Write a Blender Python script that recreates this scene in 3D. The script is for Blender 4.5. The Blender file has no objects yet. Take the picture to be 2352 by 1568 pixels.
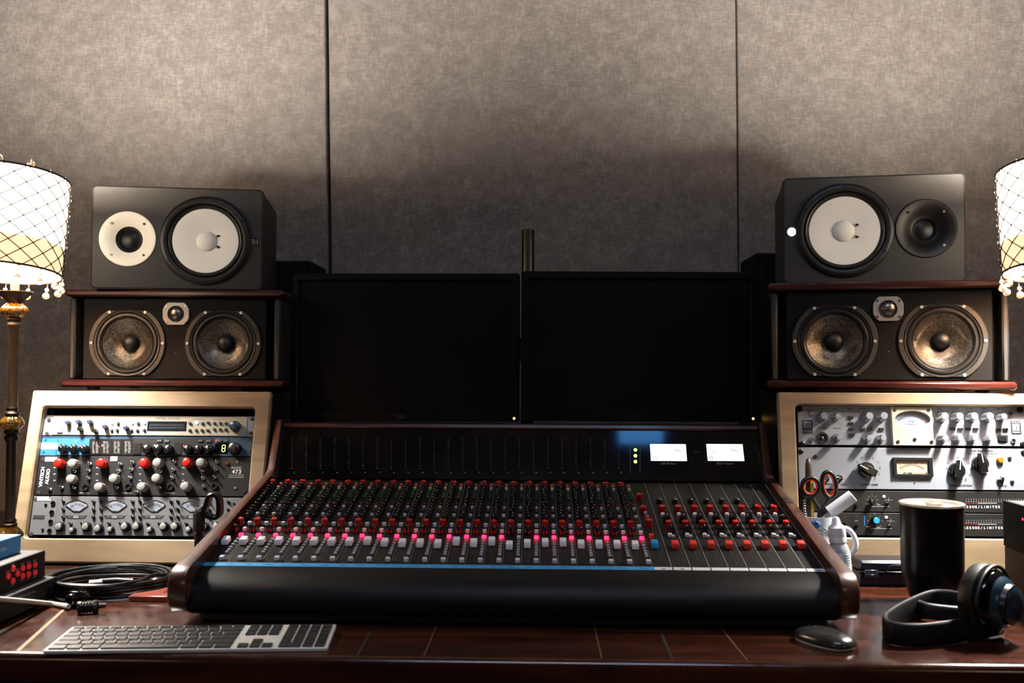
import bpy, bmesh, math, random
from math import sin, cos, pi, radians, atan, sqrt
from mathutils import Matrix, Vector, Euler
random.seed(7)
scene = bpy.context.scene
COL = scene.collection
F_PX = 2352 * 35.0 / 36.0
DESK = 0.75
CAMZ = 1.16

# ------------------------------------------------------------------ camera
cam_data = bpy.data.cameras.new('camera')
cam_data.lens = 35.0
cam_data.sensor_width = 36.0
cam_data.clip_start = 0.05
cam = bpy.data.objects.new('camera', cam_data)
COL.objects.link(cam)
CAM_M = (Matrix.Translation((0, 0, CAMZ)) @ Matrix.Rotation(atan(64 / F_PX), 4, 'Z')
         @ Matrix.Rotation(pi / 2 + atan(76 / F_PX), 4, 'X') @ Matrix.Rotation(radians(0.27), 4, 'Z'))
cam.matrix_world = CAM_M
cam_data.dof.use_dof = True
cam_data.dof.focus_distance = 2.10
cam_data.dof.aperture_fstop = 4.0
scene.camera = cam


def ray(px, py):
    """Direction in the room of a point measured on the 2352 x 1568 photograph."""
    return (CAM_M.to_3x3() @ Vector(((px - 1176) / F_PX, -(py - 784) / F_PX, -1.0)))


CAM_O = Vector((0, 0, CAMZ))


def WY(px, py, Y):
    d = ray(px, py)
    return CAM_O + d * (Y / d.y)


def WZ(px, py, Z):
    d = ray(px, py)
    return CAM_O + d * ((Z - CAMZ) / d.z)


def PL(M, px, py, off=0.0, axis=1):
    """Same, on the plane <axis> = off of a local frame M, in that frame's coordinates."""
    I = M.inverted()
    o = I @ CAM_O
    d = I.to_3x3() @ ray(px, py)
    return o + d * ((off - o[axis]) / d[axis])


# ------------------------------------------------------------------ materials
def lin(c):
    c = c / 255.0
    return c / 12.92 if c <= 0.04045 else ((c + 0.055) / 1.055) ** 2.4


def rgb(h):
    if isinstance(h, str):
        h = h.lstrip('#')
        return (lin(int(h[0:2], 16)), lin(int(h[2:4], 16)), lin(int(h[4:6], 16)), 1.0)
    return (h[0], h[1], h[2], 1.0)


class NT:
    def __init__(self, name):
        self.m = bpy.data.materials.new(name)
        self.m.use_nodes = True
        self.t = self.m.node_tree
        self.b = self.t.nodes['Principled BSDF']
        self.out = self.t.nodes['Material Output']

    def n(self, kind, **kw):
        x = self.t.nodes.new(kind)
        for k, v in kw.items():
            if hasattr(x, k):
                setattr(x, k, v)
            else:
                x.inputs[k.replace('_', ' ')].default_value = v
        return x

    def l(self, a, b):
        self.t.links.new(a, b)

    def set(self, **kw):
        for k, v in kw.items():
            self.b.inputs[k.replace('_', ' ')].default_value = v

    def coord(self, scale=(1, 1, 1), kind='Object', rot=(0, 0, 0)):
        c = self.n('ShaderNodeTexCoord')
        mp = self.n('ShaderNodeMapping')
        mp.inputs['Scale'].default_value = scale
        mp.inputs['Rotation'].default_value = rot
        self.l(c.outputs[kind], mp.inputs['Vector'])
        return mp.outputs['Vector']

    def ramp(self, fac, stops):
        r = self.n('ShaderNodeValToRGB')
        cr = r.color_ramp
        while len(cr.elements) > 1:
            cr.elements.remove(cr.elements[-1])
        cr.elements[0].position = stops[0][0]
        cr.elements[0].color = rgb(stops[0][1])
        for p, c in stops[1:]:
            e = cr.elements.new(p)
            e.color = rgb(c)
        self.l(fac, r.inputs['Fac'])
        return r.outputs['Color']

    def bump(self, h, strength=0.2, dist=0.002):
        b = self.n('ShaderNodeBump')
        b.inputs['Strength'].default_value = strength
        b.inputs['Distance'].default_value = dist
        self.l(h, b.inputs['Height'])
        self.l(b.outputs['Normal'], self.b.inputs['Normal'])


MAT = {}


def plain(name, col, rough=0.5, metal=0.0, noise=0.08, scale=60.0, coat=0.0, spec=0.5, bump=0.0, emit=None, estr=0.0, trans=0.0):
    """Principled surface with a little procedural wear in colour and roughness."""
    k = NT(name)
    k.set(Roughness=rough, Metallic=metal)
    k.b.inputs['Specular IOR Level'].default_value = spec
    k.b.inputs['Coat Weight'].default_value = coat
    k.b.inputs['Coat Roughness'].default_value = 0.08
    c = rgb(col)
    v = k.coord((scale, scale, scale))
    nz = k.n('ShaderNodeTexNoise')
    nz.inputs['Scale'].default_value = 1.0
    nz.inputs['Detail'].default_value = 4.0
    k.l(v, nz.inputs['Vector'])
    mix = k.n('ShaderNodeMix', data_type='RGBA')
    mix.inputs[6].default_value = tuple(x * (1 - noise) for x in c[:3]) + (1,)
    mix.inputs[7].default_value = tuple(min(1, x * (1 + noise)) for x in c[:3]) + (1,)
    k.l(nz.outputs['Fac'], mix.inputs[0])
    k.l(mix.outputs[2], k.b.inputs['Base Color'])
    if bump:
        k.bump(nz.outputs['Fac'], bump, 0.001)
    if emit is not None:
        k.b.inputs['Emission Color'].default_value = rgb(emit)
        k.b.inputs['Emission Strength'].default_value = estr
    if trans:
        k.b.inputs['Transmission Weight'].default_value = trans
    MAT[name] = k.m
    return k.m


def wood(name, c0, c1, c2, scale=(1.2, 14, 14), rough=0.45, coat=0.0, rot=(0, 0, 0), fine=1.0):
    k = NT(name)
    v = k.coord(scale, rot=rot)
    nz = k.n('ShaderNodeTexNoise')
    nz.inputs['Scale'].default_value = 2.2
    nz.inputs['Detail'].default_value = 6
    nz.inputs['Distortion'].default_value = 1.2
    k.l(v, nz.inputs['Vector'])
    col = k.ramp(nz.outputs['Fac'], [(0.25, c0), (0.5, c1), (0.75, c2)])
    k.l(col, k.b.inputs['Base Color'])
    k.set(Roughness=rough)
    k.b.inputs['Coat Weight'].default_value = coat
    k.b.inputs['Coat Roughness'].default_value = 0.12
    k.bump(nz.outputs['Fac'], 0.06 * fine, 0.001)
    MAT[name] = k.m
    return k.m


# wall cloth: woven, blotchy, warm grey
k = NT('wall_cloth')
v = k.coord((1, 1, 1))
wx = k.n('ShaderNodeTexWave', wave_type='BANDS', bands_direction='X')
wx.inputs['Scale'].default_value = 110
wx.inputs['Distortion'].default_value = 3.0
wx.inputs['Detail'].default_value = 2
wz = k.n('ShaderNodeTexWave', wave_type='BANDS', bands_direction='Z')
wz.inputs['Scale'].default_value = 110
wz.inputs['Distortion'].default_value = 3.0
wz.inputs['Detail'].default_value = 2
k.l(v, wx.inputs['Vector'])
k.l(v, wz.inputs['Vector'])
st = k.n('ShaderNodeTexNoise')
st.inputs['Scale'].default_value = 1
st.inputs['Detail'].default_value = 5
k.l(k.coord((230, 230, 60)), st.inputs['Vector'])
st2 = k.n('ShaderNodeTexNoise')
st2.inputs['Scale'].default_value = 1
st2.inputs['Detail'].default_value = 5
k.l(k.coord((60, 230, 230)), st2.inputs['Vector'])
bl = k.n('ShaderNodeTexNoise')
bl.inputs['Scale'].default_value = 30
bl.inputs['Detail'].default_value = 5
k.l(v, bl.inputs['Vector'])


def addm(a, b, op='ADD', f=None):
    m = k.n('ShaderNodeMath', operation=op)
    k.l(a, m.inputs[0])
    if b is None:
        m.inputs[1].default_value = f
    else:
        k.l(b, m.inputs[1])
    return m.outputs[0]


h = addm(addm(st.outputs['Fac'], st2.outputs['Fac']), None, 'MULTIPLY', 0.5)
wv = addm(addm(wx.outputs['Fac'], wz.outputs['Fac']), None, 'MULTIPLY', 0.10)
hh = addm(addm(h, wv), addm(bl.outputs['Fac'], None, 'MULTIPLY', 0.42))
col = k.ramp(hh, [(0.44, '#6b645b'), (0.80, '#898078'), (1.10, '#a59c92')])
k.l(col, k.b.inputs['Base Color'])
k.set(Roughness=0.95)
k.b.inputs['Specular IOR Level'].default_value = 0.15
k.bump(hh, 0.35, 0.003)
MAT['wall_cloth'] = k.m

# desk: dark red polished wood laid in wide boards with pale joints
k = NT('desk_wood')
v = k.coord((1.3, 9, 9))
nz = k.n('ShaderNodeTexNoise')
nz.inputs['Scale'].default_value = 2.5
nz.inputs['Detail'].default_value = 7
nz.inputs['Distortion'].default_value = 0.8
k.l(v, nz.inputs['Vector'])
sp = k.n('ShaderNodeTexNoise')
sp.inputs['Scale'].default_value = 26
sp.inputs['Detail'].default_value = 3
k.l(k.coord(), sp.inputs['Vector'])
col = k.ramp(nz.outputs['Fac'], [(0.28, '#1c0e09'), (0.5, '#36190f'), (0.74, '#502918')])
k.l(col, k.b.inputs['Base Color'])
rr = k.n('ShaderNodeMapRange')
rr.inputs['From Min'].default_value = 0.35
rr.inputs['From Max'].default_value = 0.75
rr.inputs['To Min'].default_value = 0.13
rr.inputs['To Max'].default_value = 0.26
k.l(sp.outputs['Fac'], rr.inputs['Value'])
k.l(rr.outputs[0], k.b.inputs['Roughness'])
k.bump(sp.outputs['Fac'], 0.05, 0.001)
MAT['desk_wood'] = k.m

wood('maple', '#6f5d45', '#877458', '#978465', scale=(1.0, 9, 9), rough=0.5)
wood('maple_dark_edge', '#7d6238', '#957845', '#a88a55', scale=(1.0, 9, 9), rough=0.5)
wood('mahogany', '#220b08', '#37130d', '#481b12', scale=(2.0, 20, 20), rough=0.3, coat=0.3)
wood('cheek_wood', '#2c140d', '#402014', '#50301f', scale=(20, 2.0, 20), rough=0.35, coat=0.2)
plain('black_vinyl', '#060606', 0.5, noise=0.3, spec=0.2, scale=250, bump=0.1)
plain('black_paint', '#0b0b0b', 0.45, noise=0.15)
plain('black_matte', '#040404', 0.8, noise=0.2, spec=0.2)
plain('baffle_black', '#0a0908', 0.66, noise=0.15, spec=0.12, scale=300, bump=0.08)
plain('cabinet_black', '#232220', 0.62, noise=0.12, spec=0.4, scale=350, bump=0.1)
plain('void_black', '#020202', 0.9)
plain('black_plastic', '#0c0c0d', 0.3, noise=0.15)
plain('black_gloss', '#060607', 0.12, noise=0.1)
plain('knob_black', '#0b0b0b', 0.22, noise=0.1)
plain('rubber_black', '#090908', 0.45, noise=0.2, spec=0.4)
plain('surround_black', '#141311', 0.38, noise=0.2)
plain('cone_white', '#e4e2d8', 0.6, noise=0.03, scale=30)
plain('horn_glare', '#d2cfc2', 0.5, noise=0.03)  # off-white paints lamp glare onto a black horn
plain('horn_black', '#080808', 0.4, noise=0.1, spec=0.3)
plain('frame_grey', '#35332f', 0.45, metal=0.3, noise=0.12)
plain('tweeter_plate', '#a5a39d', 0.42, metal=0.6, noise=0.1)
plain('dome_metal', '#77736a', 0.28, metal=0.9, noise=0.1)
k = NT('cone_weave')
v = k.coord((420, 420, 420))
nz = k.n('ShaderNodeTexNoise')
nz.inputs['Scale'].default_value = 0.6
nz.inputs['Detail'].default_value = 3
k.l(v, nz.inputs['Vector'])
k.l(k.ramp(nz.outputs['Fac'], [(0.3, '#39352f'), (0.7, '#7a7468')]), k.b.inputs['Base Color'])
k.set(Roughness=0.44, Metallic=0.8)
k.b.inputs['Anisotropic'].default_value = 0.75
k.bump(nz.outputs['Fac'], 0.25, 0.001)
MAT['cone_weave'] = k.m
plain('steel', '#b9b7b2', 0.25, metal=1.0, noise=0.08)
plain('chrome', '#d8d8d6', 0.12, metal=1.0, noise=0.04)
plain('dark_steel', '#4a4744', 0.3, metal=1.0, noise=0.1)
plain('screw_bright', '#d8d6d0', 0.35, metal=0.4)
plain('screen_bezel', '#030303', 0.45, spec=0.15)
plain('ink_dim', '#34332f', 0.6)
plain('screw_dark', '#151515', 0.35, metal=0.6)
plain('panel_silver', '#787c83', 0.42, metal=0.15, noise=0.04, scale=200)
plain('panel_cream', '#94907f', 0.5, noise=0.03)
plain('panel_white', '#767b81', 0.45, noise=0.03, scale=200)
plain('panel_blue', '#0f2c42', 0.4, noise=0.12)
plain('panel_blue_light', '#1f5a85', 0.4, noise=0.1)
plain('panel_charcoal', '#0b0c0e', 0.55, noise=0.12, spec=0.2)
plain('panel_grey', '#525557', 0.5, noise=0.06)
plain('panel_dark', '#0f0f0e', 0.5, noise=0.12, spec=0.3)
plain('ink_black', '#0a0a0a', 0.6)
plain('ink_grey', '#303238', 0.6)
plain('ink_white', '#b4b4af', 0.6)
plain('ink_light_grey', '#84847e', 0.6)
plain('ink_red', '#9c2a1c', 0.6)
plain('ink_blue', '#1c2f86', 0.6)
plain('knob_red', '#b3170f', 0.3, noise=0.08)
plain('knob_dark_red', '#6b0d0b', 0.25, noise=0.1)
plain('knob_grey', '#7b7973', 0.45, noise=0.05)
plain('knob_navy', '#20263f', 0.35, noise=0.1)
plain('knob_silver', '#b5b5b6', 0.24, metal=0.85, noise=0.05)
plain('knob_blue', '#1f86c4', 0.4, noise=0.06)
plain('fader_white', '#ececf2', 0.45, noise=0.03)
plain('fader_red', '#d23422', 0.42, noise=0.05)
plain('fader_blue', '#1b93d0', 0.42, noise=0.05)
plain('button_grey', '#a0a2a4', 0.5, noise=0.08)
plain('button_light', '#c8c7d0', 0.5, noise=0.05)
plain('button_dark', '#333535', 0.5, noise=0.1)
plain('button_pink', '#c4564e', 0.4, noise=0.06)
plain('button_green', '#12402c', 0.4, noise=0.1)
plain('strip_print', '#12110e', 0.55, noise=0.14, spec=0.25)
plain('tape_blue', '#3793c7', 0.7, noise=0.06, scale=80, bump=0.05)
plain('tape_white', '#d3d3d6', 0.6, noise=0.03)
plain('paper_white', '#c4c3c0', 0.8, noise=0.03)
plain('led_red', '#ff2038', 0.4, emit='#ff1432', estr=8.0)
plain('led_green', '#c6ff9a', 0.4, emit='#d8ff9a', estr=2.6)
plain('led_white', '#f4ffe6', 0.4, emit='#f2ffe0', estr=4.0)
plain('led_amber', '#ffc060', 0.4, emit='#ffc35c', estr=5.0)
plain('led_blue', '#8ab4ff', 0.4, emit='#8fb4ff', estr=2.5)
plain('led_cyan', '#a8dcff', 0.4, emit='#a6dcff', estr=6.0)
plain('led_seven', '#c8f070', 0.4, emit='#c4f06a', estr=2.0)
plain('meter_lit', '#f6fff2', 0.5, emit='#f2fff2', estr=0.62, noise=0.02)
plain('meter_cream', '#a8977a', 0.6, noise=0.03)
plain('meter_pale', '#747c88', 0.4, noise=0.04)
plain('display_dark', '#10161c', 0.2, noise=0.2)
plain('amber_glass', '#7d5a1e', 0.12, noise=0.2, coat=0.6, trans=0.35)
plain('jewel_amber', '#8a5b10', 0.15, noise=0.2, coat=0.6)
plain('bronze', '#20170d', 0.45, metal=0.5, noise=0.3, scale=90, bump=0.15)
plain('lamp_tan', '#8d6b3f', 0.5, noise=0.15)
plain('cord_brown', '#2a1c10', 0.8)
plain('bead_peach', '#d98e5c', 0.3, noise=0.15, coat=0.5)
plain('crystal', '#f3d8c0', 0.06, noise=0.05, trans=0.7)
plain('aluminium', '#cfccc2', 0.42, metal=0.25, noise=0.04)
plain('key_black', '#131312', 0.42, noise=0.15)
plain('box_blue', '#3f8fc6', 0.6, noise=0.06)
plain('box_top', '#cfe0e6', 0.6, noise=0.04)
plain('device_black', '#060507', 0.55, spec=0.25, noise=0.2)
plain('device_top', '#3a3a35', 0.5, noise=0.12, scale=150)
plain('button_red', '#c1232b', 0.35, noise=0.06, emit='#e02a30', estr=0.18)
plain('cable_black', '#121210', 0.32, noise=0.12)
plain('cable_white', '#b7b5a8', 0.5, noise=0.05)
plain('cover_red', '#7d4034', 0.25, noise=0.5, scale=40)
plain('cover_dark', '#2f2218', 0.25, noise=0.4, scale=40)
plain('ceramic', '#dfe6ea', 0.15, noise=0.02)
plain('ceramic_blue', '#2d6fae', 0.2, noise=0.3)
plain('ceramic_green', '#4e6c6c', 0.3, noise=0.1)
plain('scissor_orange', '#e04a26', 0.4, noise=0.06)
plain('pencil_yellow', '#d8b236', 0.4, noise=0.05)
plain('pen_brown', '#4a3a2a', 0.35, noise=0.15)
plain('bottle_white', '#e4e4ea', 0.35, noise=0.03)
plain('bottle_clear', '#cfd3d2', 0.1, noise=0.05, trans=0.35)
plain('label_pale', '#e6edf2', 0.5, noise=0.03)
plain('lid_clear', '#d9cfc0', 0.08, noise=0.05, trans=0.75)
plain('tumbler_black', '#050505', 0.3, spec=0.22, noise=0.1)
plain('pad_navy', '#08090e', 0.5, noise=0.2, spec=0.25)
plain('shell_blue', '#2c4250', 0.25, metal=0.5, noise=0.2)
plain('kraft', '#8d8069', 0.7, noise=0.1)
plain('ceiling_paint', '#2e2720', 0.9, noise=0.03)
plain('floor_wood', '#3b2417', 0.5, noise=0.2, scale=8)
plain('side_wall_paint', '#3a2f24', 0.9, noise=0.1, scale=8)
plain('window_blue', '#6fb8ff', 0.5, emit='#4a98e8', estr=6.0, noise=0.02)
# perforated grille
k = NT('grille_brown')
vo = k.n('ShaderNodeTexVoronoi')
vo.inputs['Scale'].default_value = 1.0
vo.inputs['Randomness'].default_value = 0.0
k.l(k.coord((260, 260, 260)), vo.inputs['Vector'])
k.l(k.ramp(vo.outputs['Distance'], [(0.30, '#0b0806'), (0.42, '#5a4938')]), k.b.inputs['Base Color'])
k.set(Roughness=0.5, Metallic=0.3)
MAT['grille_brown'] = k.m
# lampshade: sheer cloth, lit from within
k = NT('shade_cloth')
nz = k.n('ShaderNodeTexNoise')
nz.inputs['Scale'].default_value = 1.0
nz.inputs['Detail'].default_value = 4
k.l(k.coord((30, 30, 4)), nz.inputs['Vector'])
k.l(k.ramp(nz.outputs['Fac'], [(0.3, '#f3dcc4'), (0.7, '#fff0df')]), k.b.inputs['Base Color'])
k.set(Roughness=0.8)
k.b.inputs['Emission Color'].default_value = rgb('#ffead0')
k.b.inputs['Emission Strength'].default_value = 9.0
MAT['shade_cloth'] = k.m


# ------------------------------------------------------------------ mesh builder
def RX(a):
    return Matrix.Rotation(radians(a), 4, 'X')


def RY(a):
    return Matrix.Rotation(radians(a), 4, 'Y')


def RZ(a):
    return Matrix.Rotation(radians(a), 4, 'Z')


def TR(x, y=None, z=None):
    return Matrix.Translation(x if y is None else (x, y, z))


OUT = RX(90)      # local z of a turned part points out of a front panel (-y)
I4 = Matrix.Identity(4)


def arc_pts(cx, cz, r, a0, a1, n):
    return [(cx + r * cos(radians(a0 + (a1 - a0) * i / n)), cz + r * sin(radians(a0 + (a1 - a0) * i / n))) for i in range(n + 1)]


def rrect(x0, z0, x1, z1, r, n=5):
    if r <= 0:
        return [(x0, z0), (x1, z0), (x1, z1), (x0, z1)]
    return (arc_pts(x1 - r, z0 + r, r, -90, 0, n) + arc_pts(x1 - r, z1 - r, r, 0, 90, n)
            + arc_pts(x0 + r, z1 - r, r, 90, 180, n) + arc_pts(x0 + r, z0 + r, r, 180, 270, n))


def circle(r, n=32, cx=0, cz=0):
    return [(cx + r * cos(2 * pi * i / n), cz + r * sin(2 * pi * i / n)) for i in range(n)]


def inset(poly, d):
    n = len(poly)
    area = sum(poly[i][0] * poly[(i + 1) % n][1] - poly[(i + 1) % n][0] * poly[i][1] for i in range(n))
    sg = 1 if area > 0 else -1
    out = []
    for i in range(n):
        p0, p1, p2 = Vector(poly[i - 1]), Vector(poly[i]), Vector(poly[(i + 1) % n])
        a = (p1 - p0)
        b = (p2 - p1)
        if a.length < 1e-9 or b.length < 1e-9:
            out.append(tuple(p1))
            continue
        a.normalize()
        b.normalize()
        na = Vector((-a.y, a.x)) * sg
        nb = Vector((-b.y, b.x)) * sg
        m = na + nb
        if m.length < 1e-6:
            m = na
        m.normalize()
        q = p1 + m * (d / max(0.4, m.dot(na)))
        out.append((q.x, q.y))
    return out


class MB:
    """Collects shapes and links them as ONE mesh object."""

    def __init__(self, mat=None):
        self.V = []
        self.F = []
        self.I = []
        self.mats = []
        self.cur = 0
        self.M = I4.copy()
        if mat:
            self.m(mat)

    def m(self, mat):
        if mat not in self.mats:
            self.mats.append(mat)
        self.cur = self.mats.index(mat)
        return self

    def at(self, M):
        self.M = M
        return self

    def add(self, vs, fs, M=None):
        X = self.M if M is None else self.M @ M
        b = len(self.V)
        self.V += [tuple(X @ Vector(v)) for v in vs]
        self.F += [tuple(b + i for i in f) for f in fs]
        self.I += [self.cur] * len(fs)
        return self

    def box(self, c, s, bev=0.0, M=None):
        cx, cy, cz = c
        hx, hy, hz = s[0] / 2, s[1] / 2, s[2] / 2
        if bev <= 0:
            vs = [(cx + a * hx, cy + b * hy, cz + d * hz) for a in (-1, 1) for b in (-1, 1) for d in (-1, 1)]
            fs = [(0, 1, 3, 2), (4, 6, 7, 5), (0, 4, 5, 1), (2, 3, 7, 6), (0, 2, 6, 4), (1, 5, 7, 3)]
            return self.add(vs, fs, M)
        bev = min(bev, hx * 0.98, hy * 0.98, hz * 0.98)
        vs, ix = [], {}
        for a in (-1, 1):
            for b in (-1, 1):
                for d in (-1, 1):
                    for ax in range(3):
                        h = [hx - bev, hy - bev, hz - bev]
                        h[ax] += bev
                        ix[(a, b, d, ax)] = len(vs)
                        vs.append((cx + a * h[0], cy + b * h[1], cz + d * h[2]))
        fs = []
        for s_ in (-1, 1):
            fs.append([ix[(s_, b, d, 0)] for b, d in ((-1, -1), (1, -1), (1, 1), (-1, 1))])
            fs.append([ix[(a, s_, d, 1)] for a, d in ((-1, -1), (1, -1), (1, 1), (-1, 1))])
            fs.append([ix[(a, b, s_, 2)] for a, b in ((-1, -1), (1, -1), (1, 1), (-1, 1))])
        for p in (-1, 1):
            for q in (-1, 1):
                fs.append([ix[(-1, p, q, 1)], ix[(1, p, q, 1)], ix[(1, p, q, 2)], ix[(-1, p, q, 2)]])
                fs.append([ix[(p, -1, q, 0)], ix[(p, 1, q, 0)], ix[(p, 1, q, 2)], ix[(p, -1, q, 2)]])
                fs.append([ix[(p, q, -1, 0)], ix[(p, q, 1, 0)], ix[(p, q, 1, 1)], ix[(p, q, -1, 1)]])
        for a in (-1, 1):
            for b in (-1, 1):
                for d in (-1, 1):
                    fs.append([ix[(a, b, d, 0)], ix[(a, b, d, 1)], ix[(a, b, d, 2)]])
        return self.add(vs, fs, M)

    def loft(self, loops, cap0=True, cap1=True, M=None, closed=True):
        n = len(loops[0])
        vs = [p for L in loops for p in L]
        fs = []
        for j in range(len(loops) - 1):
            for i in range(n if closed else n - 1):
                a, b = j * n + i, j * n + (i + 1) % n
                fs.append((a, b, b + n, a + n))
        if cap0:
            fs.append(tuple(range(n)))
        if cap1:
            fs.append(tuple((len(loops) - 1) * n + i for i in range(n)))
        return self.add(vs, fs, M)

    def prism(self, poly, y0, y1, bev=0.0, bev1=0.0, M=None):
        """poly in x,z pushed from y0 (front) to y1, chamfered at the front by bev."""
        L = []
        if bev:
            L.append([(x, y0, z) for x, z in inset(poly, bev)])
            L.append([(x, y0 + bev, z) for x, z in poly])
        else:
            L.append([(x, y0, z) for x, z in poly])
        if bev1:
            L.append([(x, y1 - bev1, z) for x, z in poly])
            L.append([(x, y1, z) for x, z in inset(poly, bev1)])
        else:
            L.append([(x, y1, z) for x, z in poly])
        return self.loft(L, M=M)

    def ring(self, outer, inner, y0, y1, bev=0.0, M=None):
        L = [[(x, y1, z) for x, z in outer], [(x, y0 + bev, z) for x, z in outer]]
        if bev:
            L.append([(x, y0, z) for x, z in inset(outer, bev)])
            L.append([(x, y0, z) for x, z in inset(inner, -bev)])
        L.append([(x, y0 + bev, z) for x, z in inner])
        L.append([(x, y1, z) for x, z in inner])
        L.append(L[0])
        return self.loft(L, False, False, M=M)

    def lathe(self, prof, seg=32, M=None, a0=0.0, a1=360.0):
        """prof = (radius, height) pairs turned about local z."""
        full = abs(a1 - a0) >= 359.9
        n = seg if full else seg + 1
        vs, fs, rows = [], [], []
        for r, h in prof:
            if r < 1e-7:
                rows.append([len(vs)])
                vs.append((0, 0, h))
            else:
                rows.append(list(range(len(vs), len(vs) + n)))
                for i in range(n):
                    a = radians(a0 + (a1 - a0) * i / seg)
                    vs.append((r * cos(a), r * sin(a), h))
        for A, B in zip(rows, rows[1:]):
            for i in range(seg):
                j = (i + 1) % n
                if len(A) == 1 and len(B) == 1:
                    break
                if len(A) == 1:
                    fs.append((A[0], B[i], B[j]))
                elif len(B) == 1:
                    fs.append((A[i], A[j], B[0]))
                else:
                    fs.append((A[i], A[j], B[j], B[i]))
        return self.add(vs, fs, M)

    def cyl(self, r, h0, h1, seg=24, bev=0.0, M=None, r1=None):
        r1 = r if r1 is None else r1
        p = [(0, h0), (r, h0)]
        if bev:
            p += [(r1, h1 - bev), (r1 - bev, h1), (0, h1)]
        else:
            p += [(r1, h1), (0, h1)]
        return self.lathe(p, seg, M)

    def sphere(self, c, r, seg=12, rings=8, M=None, sc=(1, 1, 1)):
        prof = [(r * sin(pi * i / rings) if 0 < i < rings else 0.0, -r * cos(pi * i / rings)) for i in range(rings + 1)]
        X = TR(c) @ Matrix.Diagonal((sc[0], sc[1], sc[2], 1))
        return self.lathe(prof, seg, X if M is None else M @ X)

    def tube(self, pts, r, seg=8, closed=False, M=None, flat=1.0, caps=True):
        P = [Vector(p) for p in pts]
        n = len(P)
        R = r if isinstance(r, (list, tuple)) else [r] * n
        rings = []
        up = None
        for i in range(n):
            if closed:
                t = P[(i + 1) % n] - P[i - 1]
            else:
                t = P[min(i + 1, n - 1)] - P[max(i - 1, 0)]
            if t.length < 1e-9:
                t = Vector((0, 0, 1))
            t.normalize()
            if up is None:
                up = Vector((0, 0, 1)) if abs(t.z) < 0.9 else Vector((1, 0, 0))
            s = t.cross(up)
            if s.length < 1e-6:
                s = t.cross(Vector((1, 0, 0)))
            s.normalize()
            up = s.cross(t).normalized()
            rings.append([tuple(P[i] + s * (R[i] * cos(2 * pi * j / seg)) + up * (R[i] * flat * sin(2 * pi * j / seg))) for j in range(seg)])
        if closed:
            rings.append(rings[0])
            return self.loft(rings, False, False, M)
        return self.loft(rings, caps, caps, M)

    def mesh(self, name, sharp=40):
        me = bpy.data.meshes.new(name)
        me.from_pydata(self.V, [], self.F)
        bm = bmesh.new()
        bm.from_mesh(me)
        for f, i in zip(bm.faces, self.I):
            f.material_index = i
        bmesh.ops.remove_doubles(bm, verts=bm.verts, dist=1e-7)
        bmesh.ops.recalc_face_normals(bm, faces=bm.faces)
        bm.to_mesh(me)
        bm.free()
        for m in self.mats:
            me.materials.append(MAT[m])
        me.shade_smooth()
        me.set_sharp_from_angle(angle=radians(sharp))
        return me

    def build(self, name, parent=None, sharp=40, loc=None, M=None):
        return put(name, self.mesh(name, sharp), parent, M if M is not None else (TR(loc) if loc is not None else None))


def put(name, me, parent=None, M=None):
    o = bpy.data.objects.new(name, me)
    COL.objects.link(o)
    if parent is not None:
        o.parent = parent
    if M is not None:
        o.matrix_basis = M
    return o


def thing(name, label, cat, M=I4, group=None):
    o = bpy.data.objects.new(name, None)
    o.empty_display_size = 0.05
    COL.objects.link(o)
    o.matrix_basis = M
    o['label'] = label
    o['category'] = cat
    if group:
        o['group'] = group
    return o


def tag(o, label, cat, group=None):
    o['label'] = label
    o['category'] = cat
    if group:
        o['group'] = group
    return o


def struct(o):
    o['kind'] = 'structure'
    return o


_fonts = {}


def text_mesh(body, size, mat, align='CENTER', thick=0.0, depth=0.0, shear=0.0, spacing=1.0):
    cu = bpy.data.curves.new('lettering', 'FONT')
    cu.body = body
    cu.size = size
    cu.align_x = align
    cu.align_y = 'CENTER'
    cu.offset = thick
    cu.extrude = depth
    cu.shear = shear
    cu.space_character = spacing
    cu.resolution_u = 3
    o = bpy.data.objects.new('lettering', cu)
    COL.objects.link(o)
    bpy.context.view_layer.update()
    dg = bpy.context.evaluated_depsgraph_get()
    me = bpy.data.meshes.new_from_object(o.evaluated_get(dg))
    bpy.data.objects.remove(o)
    bpy.data.curves.remove(cu)
    me.name = 'lettering'
    me.materials.clear()
    me.materials.append(MAT[mat])
    return me


class Print:
    """Printed lettering of one panel, gathered into one mesh; frames lie on the panel with z out."""

    def __init__(self):
        self.mb = MB()

    def text(self, M, body, size, mat, **kw):
        me = text_mesh(body, size, mat, **kw)
        self.mb.m(mat)
        self.mb.add([tuple(v.co) for v in me.vertices], [tuple(p.vertices) for p in me.polygons], M)
        bpy.data.meshes.remove(me)
        return self

    def quad(self, M, x0, y0, x1, y1, mat):
        self.mb.m(mat)
        self.mb.add([(x0, y0, 0), (x1, y0, 0), (x1, y1, 0), (x0, y1, 0)], [(0, 1, 2, 3)], M)
        return self

    def line(self, M, p, q, w, mat):
        p, q = Vector((p[0], p[1])), Vector((q[0], q[1]))
        d = (q - p)
        d.normalize()
        s = Vector((-d.y, d.x)) * (w / 2)
        self.mb.m(mat)
        self.mb.add([(*(p + s), 0), (*(p - s), 0), (*(q - s), 0), (*(q + s), 0)], [(0, 1, 2, 3)], M)
        return self

    def build(self, name, parent):
        if not self.mb.V:
            return None
        return self.mb.build(name, parent)
# ------------------------------------------------------------------ the room
WALL_Y = 2.95


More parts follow.
